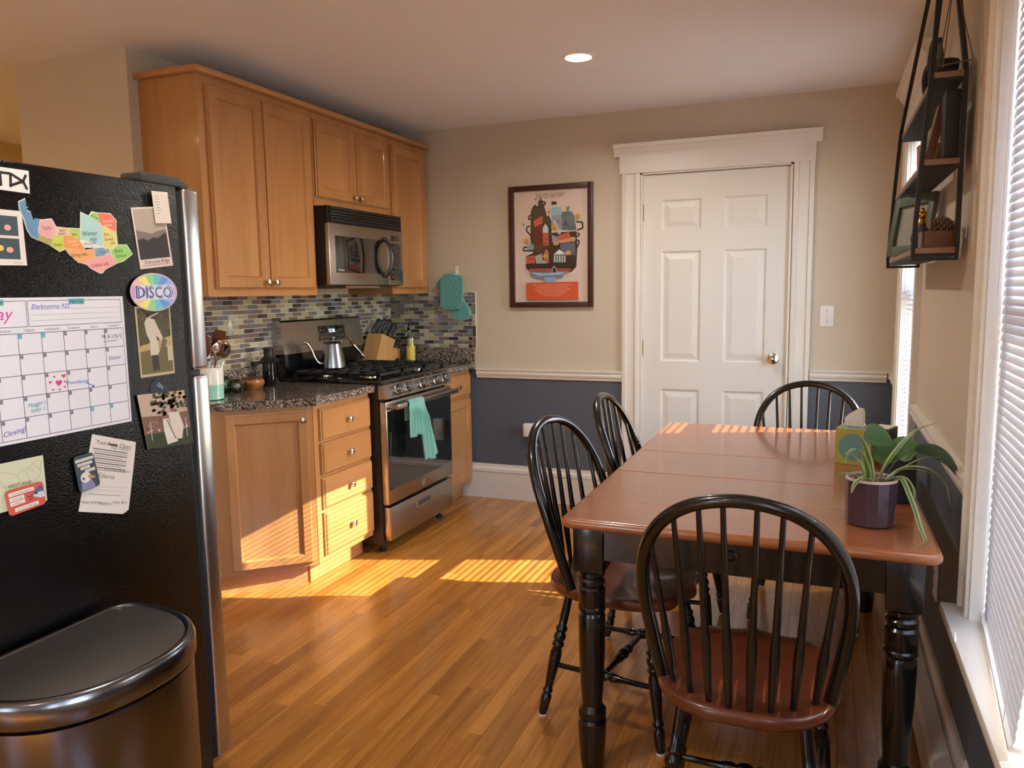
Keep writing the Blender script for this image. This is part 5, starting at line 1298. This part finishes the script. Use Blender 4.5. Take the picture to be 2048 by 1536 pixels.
pa([(650, 850), (780, 850), (782, 945), (655, 945)], (84, 90, 94)); pa([(660, 862), (716, 808), (778, 858)], (232, 230, 226))
for x in (665, 690, 715, 740, 765): pa([(x, 870), (x+10, 870), (x+10, 940), (x, 940)], (232, 230, 226))
for x, y in ((895, 470), (665, 580), (850, 705), (685, 745), (580, 880), (385, 720), (805, 845)): pe(x, y, 30, 24, yel); pr.line(q(x, y), q(x, y+45), .0025, dkb); pr.k += 1
pa([(375, 960), (880, 940), (880, 985), (380, 1005)], dkb); pa([(405, 1008), (840, 1000), (820, 1040), (420, 1045)], (166, 76, 60)); pa([(420, 1045), (830, 1030), (760, 1060), (740, 1100), (500, 1110), (430, 1085)], (110, 132, 160)); pa([(560, 1095), (680, 1095), (675, 1140), (620, 1168), (570, 1140)], (140, 164, 194)); pa([(420, 1045), (560, 1060), (760, 1040), (740, 1065), (520, 1080)], (170, 190, 206))
pa([(640, 1045), (642, 1000), (665, 975), (690, 1000), (692, 1045)], (140, 146, 150)); pa([(650, 1045), (652, 1008), (665, 992), (680, 1008), (682, 1045)], (44, 34, 36))
for x, y in ((357, 558), (615, 427), (485, 300), (705, 525), (820, 520), (768, 655), (598, 1028)): pe(x, y, 11, 11, dkb); pe(x, y, 6, 6, (226, 206, 192))
pa([(380, 1155), (903, 1138), (905, 1318), (382, 1328)], (212, 88, 54))
for k, s in enumerate(('BENEATH THE CITY, ABOVE THE CITY, AND BEYOND THE SIGNS', 'FIND THE HIDDEN PARTS OF THE PLACES WE KNOW', 'PLAQUES, UTILITY BOXES, ANCHOR PLATES AND TOWERS', 'EVERYDAY THINGS HAVE STORIES OF THEIR OWN', 'ALWAYS READ THE DETAILS AND LOOK UP', 'LOOK CLOSELY ALL AROUND')):
    p_ = q(643, 1180+k*22); pr.text(s, p_[0], p_[1], .0095, (240, 206, 184), 0, 0, .92)
p_ = q(790, 1090); pr.text('G. Olsen', p_[0], p_[1], .010, (110, 90, 84), .1, .3)
pr.build('poster_print', t, 'poster_print')
b = MB(); b.box(PX-.002, PX+PWd+.002, YB-.0205, YB-.0185, PZ-.002, PZ+PH+.002); obj('glazing', b, 'frame_glass', t, False)
# ================================================================== hanging shelf between the windows
t = thing('hanging_shelf', 'three-tier hanging shelf of dark boards on black straps', 'shelf', (.29, 2.92, 1.45))
ya, yb_ = 2.44, 3.40
LV = [(1.462, .230, .328), (1.700, .242, .328), (1.928, .256, .328)]
for z, xa, xb in LV:
    b = MB(); b.box(xa, xb, ya, yb_, z, z+.016, bev=.002); bd = obj('board', b, 'shelf_wood', t)
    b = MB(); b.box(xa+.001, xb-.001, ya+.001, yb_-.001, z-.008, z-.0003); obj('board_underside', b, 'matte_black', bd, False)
AP = (.290, 2.40); AY = 2.60
for y in (ya+.012, yb_-.012):
    pr_ = [(xa-.004, z) for z, xa, xb in LV]; pw = [(xb+.004, z) for z, xa, xb in LV]
    path = [(AP[0]-.006, AY+(y-AY)*.03, AP[1])]+[(x, y, z+.02) for x, z in pr_[::-1]]+[(pr_[0][0], y, 1.447), (pw[0][0], y, 1.447)]+[(x, y, z+.02) for x, z in pw]+[(AP[0]+.006, AY+(y-AY)*.03, AP[1])]
    b = MB()
    W_ = .011; P = []; F = []
    for (x, yy, z) in path: P += [(x, yy-W_, z), (x, yy+W_, z)]
    for i in range(len(path)-1): F.append((2*i, 2*i+1, 2*i+3, 2*i+2))
    b.poly(P, F); o = obj('strap', b, 'strap', t, False); s = o.modifiers.new('thick', 'SOLIDIFY'); s.thickness = .012; s.offset = 0
b = MB(); b.tube(spline([(AP[0], AY, ZC-.001), (AP[0], AY, AP[1]+.012), (AP[0]+.012, AY, AP[1]+.002), (AP[0], AY, AP[1]-.01), (AP[0]-.012, AY, AP[1])], 5), .003, 8); obj('ceiling_hook', b, 'matte_black', t)
# bottom tier
zb = 1.4782
t = thing('framed_picture', 'green framed picture leaning on the bottom tier of the hanging shelf', 'picture', (.262, 3.03, zb))
w_, h_, f_ = .125, .205, .034
Ff = Matrix.Translation((.252, 3.03, zb+.002)) @ Matrix.Rotation(R(-66), 4, 'Z') @ Matrix.Rotation(R(-8), 4, 'X')
for x0_, x1_, z0_, z1_, n_ in ((-w_, -w_+f_, 0, h_, 'frame_side'), (w_-f_, w_, 0, h_, 'frame_side'), (-w_+f_, w_-f_, 0, f_, 'frame_rail'), (-w_+f_, w_-f_, h_-f_, h_, 'frame_rail')):
    b = MB(Ff); b.box(x0_, x1_, 0, .016, z0_, z1_, bev=.002); obj(n_, b, 'frame_green', t)
b = MB(Ff); b.box(-w_+.005, w_-.005, .012, .016, .005, h_-.005); obj('picture', b, 'picture_grey', t, False)
# purple flask with a gold bird stopper
vx, vy = .262, 2.605
t = thing('bird_flask', 'round purple flask with a gold bird stopper on the hanging shelf', 'ornament', (vx, vy, zb))
b = MB(); b.lathe([(.018, 0), (.026, .006), (.034, .03), (.030, .052), (.014, .066), (.012, .072)], (vx, vy, zb), 30); obj('flask', b, 'vase_purple', t)
b = MB(); b.lathe([(.014, .072), (.016, .076), (.012, .084), (.010, .09)], (vx, vy, zb), 20); obj('collar', b, 'gold', t)
b = MB(); b.ball((vx, vy, zb+.102), .014, 16, (1, 1.3, .9)); b.ball((vx-.004, vy-.016, zb+.113), .009, 12); b.tube([(vx, vy+.012, zb+.104), (vx+.008, vy+.032, zb+.112), (vx+.01, vy+.042, zb+.110)], [.007, .005, .002], 8); obj('bird_stopper', b, 'gold', t)
# wooden tray and cone
t = thing('wooden_tray', 'small dark wooden tray on the bottom tier of the hanging shelf', 'tray', (.29, 2.505, zb))
b = MB(); b.box(.250, .326, 2.455, 2.545, zb, zb+.006); obj('tray_base', b, 'dark_wood', t, False)
for a_ in ((.246, .251, 2.455, 2.545), (.325, .330, 2.455, 2.545)): b = MB(); b.box(*a_, zb+.0, zb+.046, bev=.001); obj('tray_side', b, 'dark_wood', t)
for a_ in ((.252, .324, 2.455, 2.460), (.252, .324, 2.540, 2.545)): b = MB(); b.box(*a_, zb+.0061, zb+.046, bev=.001); obj('tray_end', b, 'dark_wood', t)
b = MB(); rr = random.Random(2); c_ = Vector((.303, 2.50, zb+.058))
for k in range(9):
    a = k/8; rad = .024*math.sin(math.pi*(.15+.8*a)); n = 8
    for j in range(n):
        th = 2*math.pi*(j/n+k*.31); p = c_+Vector((-.03+.06*a, rad*math.cos(th), rad*math.sin(th)))
        b.ball(p, .0075, 8, (.6, 1, 1))
b.ball(c_, .02, 12, (1.5, 1, 1)); single('pine_cone', b, 'cone', 'brown pine cone resting in the wooden tray', 'pine cone')
# middle tier
zb = 1.7162
b = MB(); b.lathe([(.034, 0), (.036, .003), (.039, .075), (.036, .078), (.034, .074), (.032, .01), (.001, .008)], (.285, 2.70, zb), 28); single('cork_cup', b, 'cork', 'cork cup on the middle tier of the hanging shelf', 'cup')
def book(name, label, c, w_, d_, h_, lean, rz, m_):
    F_ = Matrix.Translation(c) @ Matrix.Rotation(rz, 4, 'Z') @ Matrix.Rotation(lean, 4, 'Y')
    t = thing(name, label, 'book', c); b = MB(F_); b.box(0, w_, -d_/2, d_/2, 0, .001+h_); b.free if False else None
    obj('cover', b, m_, t, False)
    b = MB(F_); b.box(.003, w_-.003, -d_/2+.002, d_/2+.0005, .003, h_-.003); obj('pages', b, 'paper', t, False)
book('book', 'dark brown book leaning over on the middle tier of the hanging shelf', (.250, 2.59, zb), .022, .08, .17, R(12), R(0), 'dark_wood')
b = MB(); b.lathe([(.018, 0), (.021, .004), (.024, .05), (.014, .085), (.012, .09), (.010, .088)], (.304, 2.80, zb), 24); single('white_vase', b, 'white_glaze', 'small white vase behind the leaning book on the shelf', 'vase')
t = thing('book', 'thick black book standing upright at the near end of the shelf', 'book', (.308, 2.50, zb))
b = MB(); b.box(.290, .326, 2.462, 2.545, zb, zb+.185, bev=.003); obj('cover', b, 'matte_black', t)
b = MB(); b.box(.293, .323, 2.466, 2.5455, zb+.004, zb+.1852); obj('pages', b, 'dark_grey', t, False)
# top tier
zb = 1.9442
b = MB()
b.tube(spline([(.285, 2.86, zb+.012), (.275, 2.84, zb+.07), (.280, 2.80, zb+.10), (.285, 2.76, zb+.07), (.29, 2.75, zb+.012)], 6), .012, 10)
b.tube(spline([(.292, 2.79, zb+.012), (.282, 2.76, zb+.10), (.285, 2.72, zb+.15), (.292, 2.68, zb+.10), (.296, 2.67, zb+.012)], 6), .013, 10)
b.box(.268, .312, 2.64, 2.885, zb, zb+.014, bev=.004); single('knot_sculpture', b, 'matte_black', 'black looped sculpture on the top tier of the hanging shelf', 'sculpture')
b = MB(); b.lathe([(.026, 0), (.030, .004), (.036, .05), (.034, .054), (.031, .05), (.028, .01), (.001, .01)], (.295, 2.555, zb), 28); single('black_pot', b, 'matte_black', 'small black bowl on the top tier of the hanging shelf', 'bowl')
t = thing('bottle', 'dark green bottle on the top tier of the hanging shelf', 'bottle', (.285, 2.62, zb))
b = MB(); b.lathe([(.018, 0), (.020, .01), (.020, .06), (.009, .085), (.008, .12)], (.285, 2.62, zb), 20); obj('glass', b, 'frame_green', t)
b = MB(); b.lathe([(.009, .12), (.009, .135), (.001, .136)], (.285, 2.62, zb), 14); obj('stopper', b, 'plastic_black', t)
t = thing('cord_swing', 'thin brown cord triangle hanging from the near shelf hook', 'ornament', (.29, 2.452, 1.96))
mat('cord_brown', (96, 76, 56), .8)
a = Vector((.292, 2.428, 2.18)); 
for p in ((.262, 2.428, 1.955), (.274, 2.428, 1.950), (.345, 2.428, 1.965)): b = MB(); b.tube([a, p], .0014, 6); obj('cord', b, 'cord_brown', t)
b = MB(); b.tube([(.262, 2.428, 1.955), (.345, 2.428, 1.965)], .0022, 6); obj('cord_bar', b, 'cord_brown', t)

# ------------------------------------------------------------------ baseboard heater along the right wall
t = thing('baseboard_heater', 'long cream baseboard heater on the floor under the windows', 'heater', (.315, 2.7, 0))
b = MB(); b.prism([(.344, .03), (.336, .03), (.336, .178), (.344, .178)], 1.0, 4.45, 'xz'); obj('back_plate', b, 'heater', t, False)
b = MB(); b.prism([(.334, .172), (.334, .180), (.298, .162), (.290, .140), (.290, .045), (.296, .045), (.296, .136), (.303, .156)], 1.0, 4.45, 'xz'); obj('front_cover', b, 'heater', t, False)
b = MB(); b.box(.302, .332, 1.02, 4.43, .07, .11); obj('fin_tube', b, 'vent_dark', t, False)
for y in (1.0, 4.45): b = MB(); b.box(.288, .344, y-.02 if y < 2 else y, y if y < 2 else y+.02, 0, .182, bev=.002); obj('end_cap', b, 'heater', t)

# ------------------------------------------------------------------ recessed ceiling lights
def can_light(x, y, watts, label, col=(1, .97, .9)):
    t = thing('ceiling_light', label, 'light', (x, y, ZC))
    b = MB(); b.lathe([(.058, ZC-.004), (.062, ZC-.007), (.074, ZC-.006), (.078, ZC-.0005), (.056, ZC-.0005)], (x, y, 0), 40, cap=False); obj('trim_ring', b, 'lamp_trim', t)
    b = MB(); b.lathe([(.001, ZC-.0035), (.057, ZC-.003), (.057, ZC-.001)], (x, y, 0), 32); obj('lens', b, 'lamp_lens', t)
    l = bpy.data.lights.new('bulb', 'AREA'); l.shape = 'DISK'; l.size = .11; l.energy = watts; l.color = col; l.spread = R(165)
    o = bpy.data.objects.new('bulb', l); C.objects.link(o); o.location = (0, 0, -.012); o.parent = t
can_light(-1.071, 3.521, 8, 'lit recessed ceiling light above the kitchen floor')
can_light(-1.071, 1.35, 5, 'added unseen ceiling light filling the fridge aisle')  # added lamp out of view, fills the near part of the room
can_light(-1.071, -.85, 4, 'added unseen ceiling light for fill behind the camera')  # added behind the camera as general fill
can_light(-3.9, 1.0, 7, 'added unseen warm ceiling light in the side hall', (1, .72, .36))  # added unseen lamp that warms the hall
can_light(-4.3, 3.4, 6, 'added unseen warm ceiling light at the end of the side hall', (1, .72, .36))  # another added hall lamp, also unseen
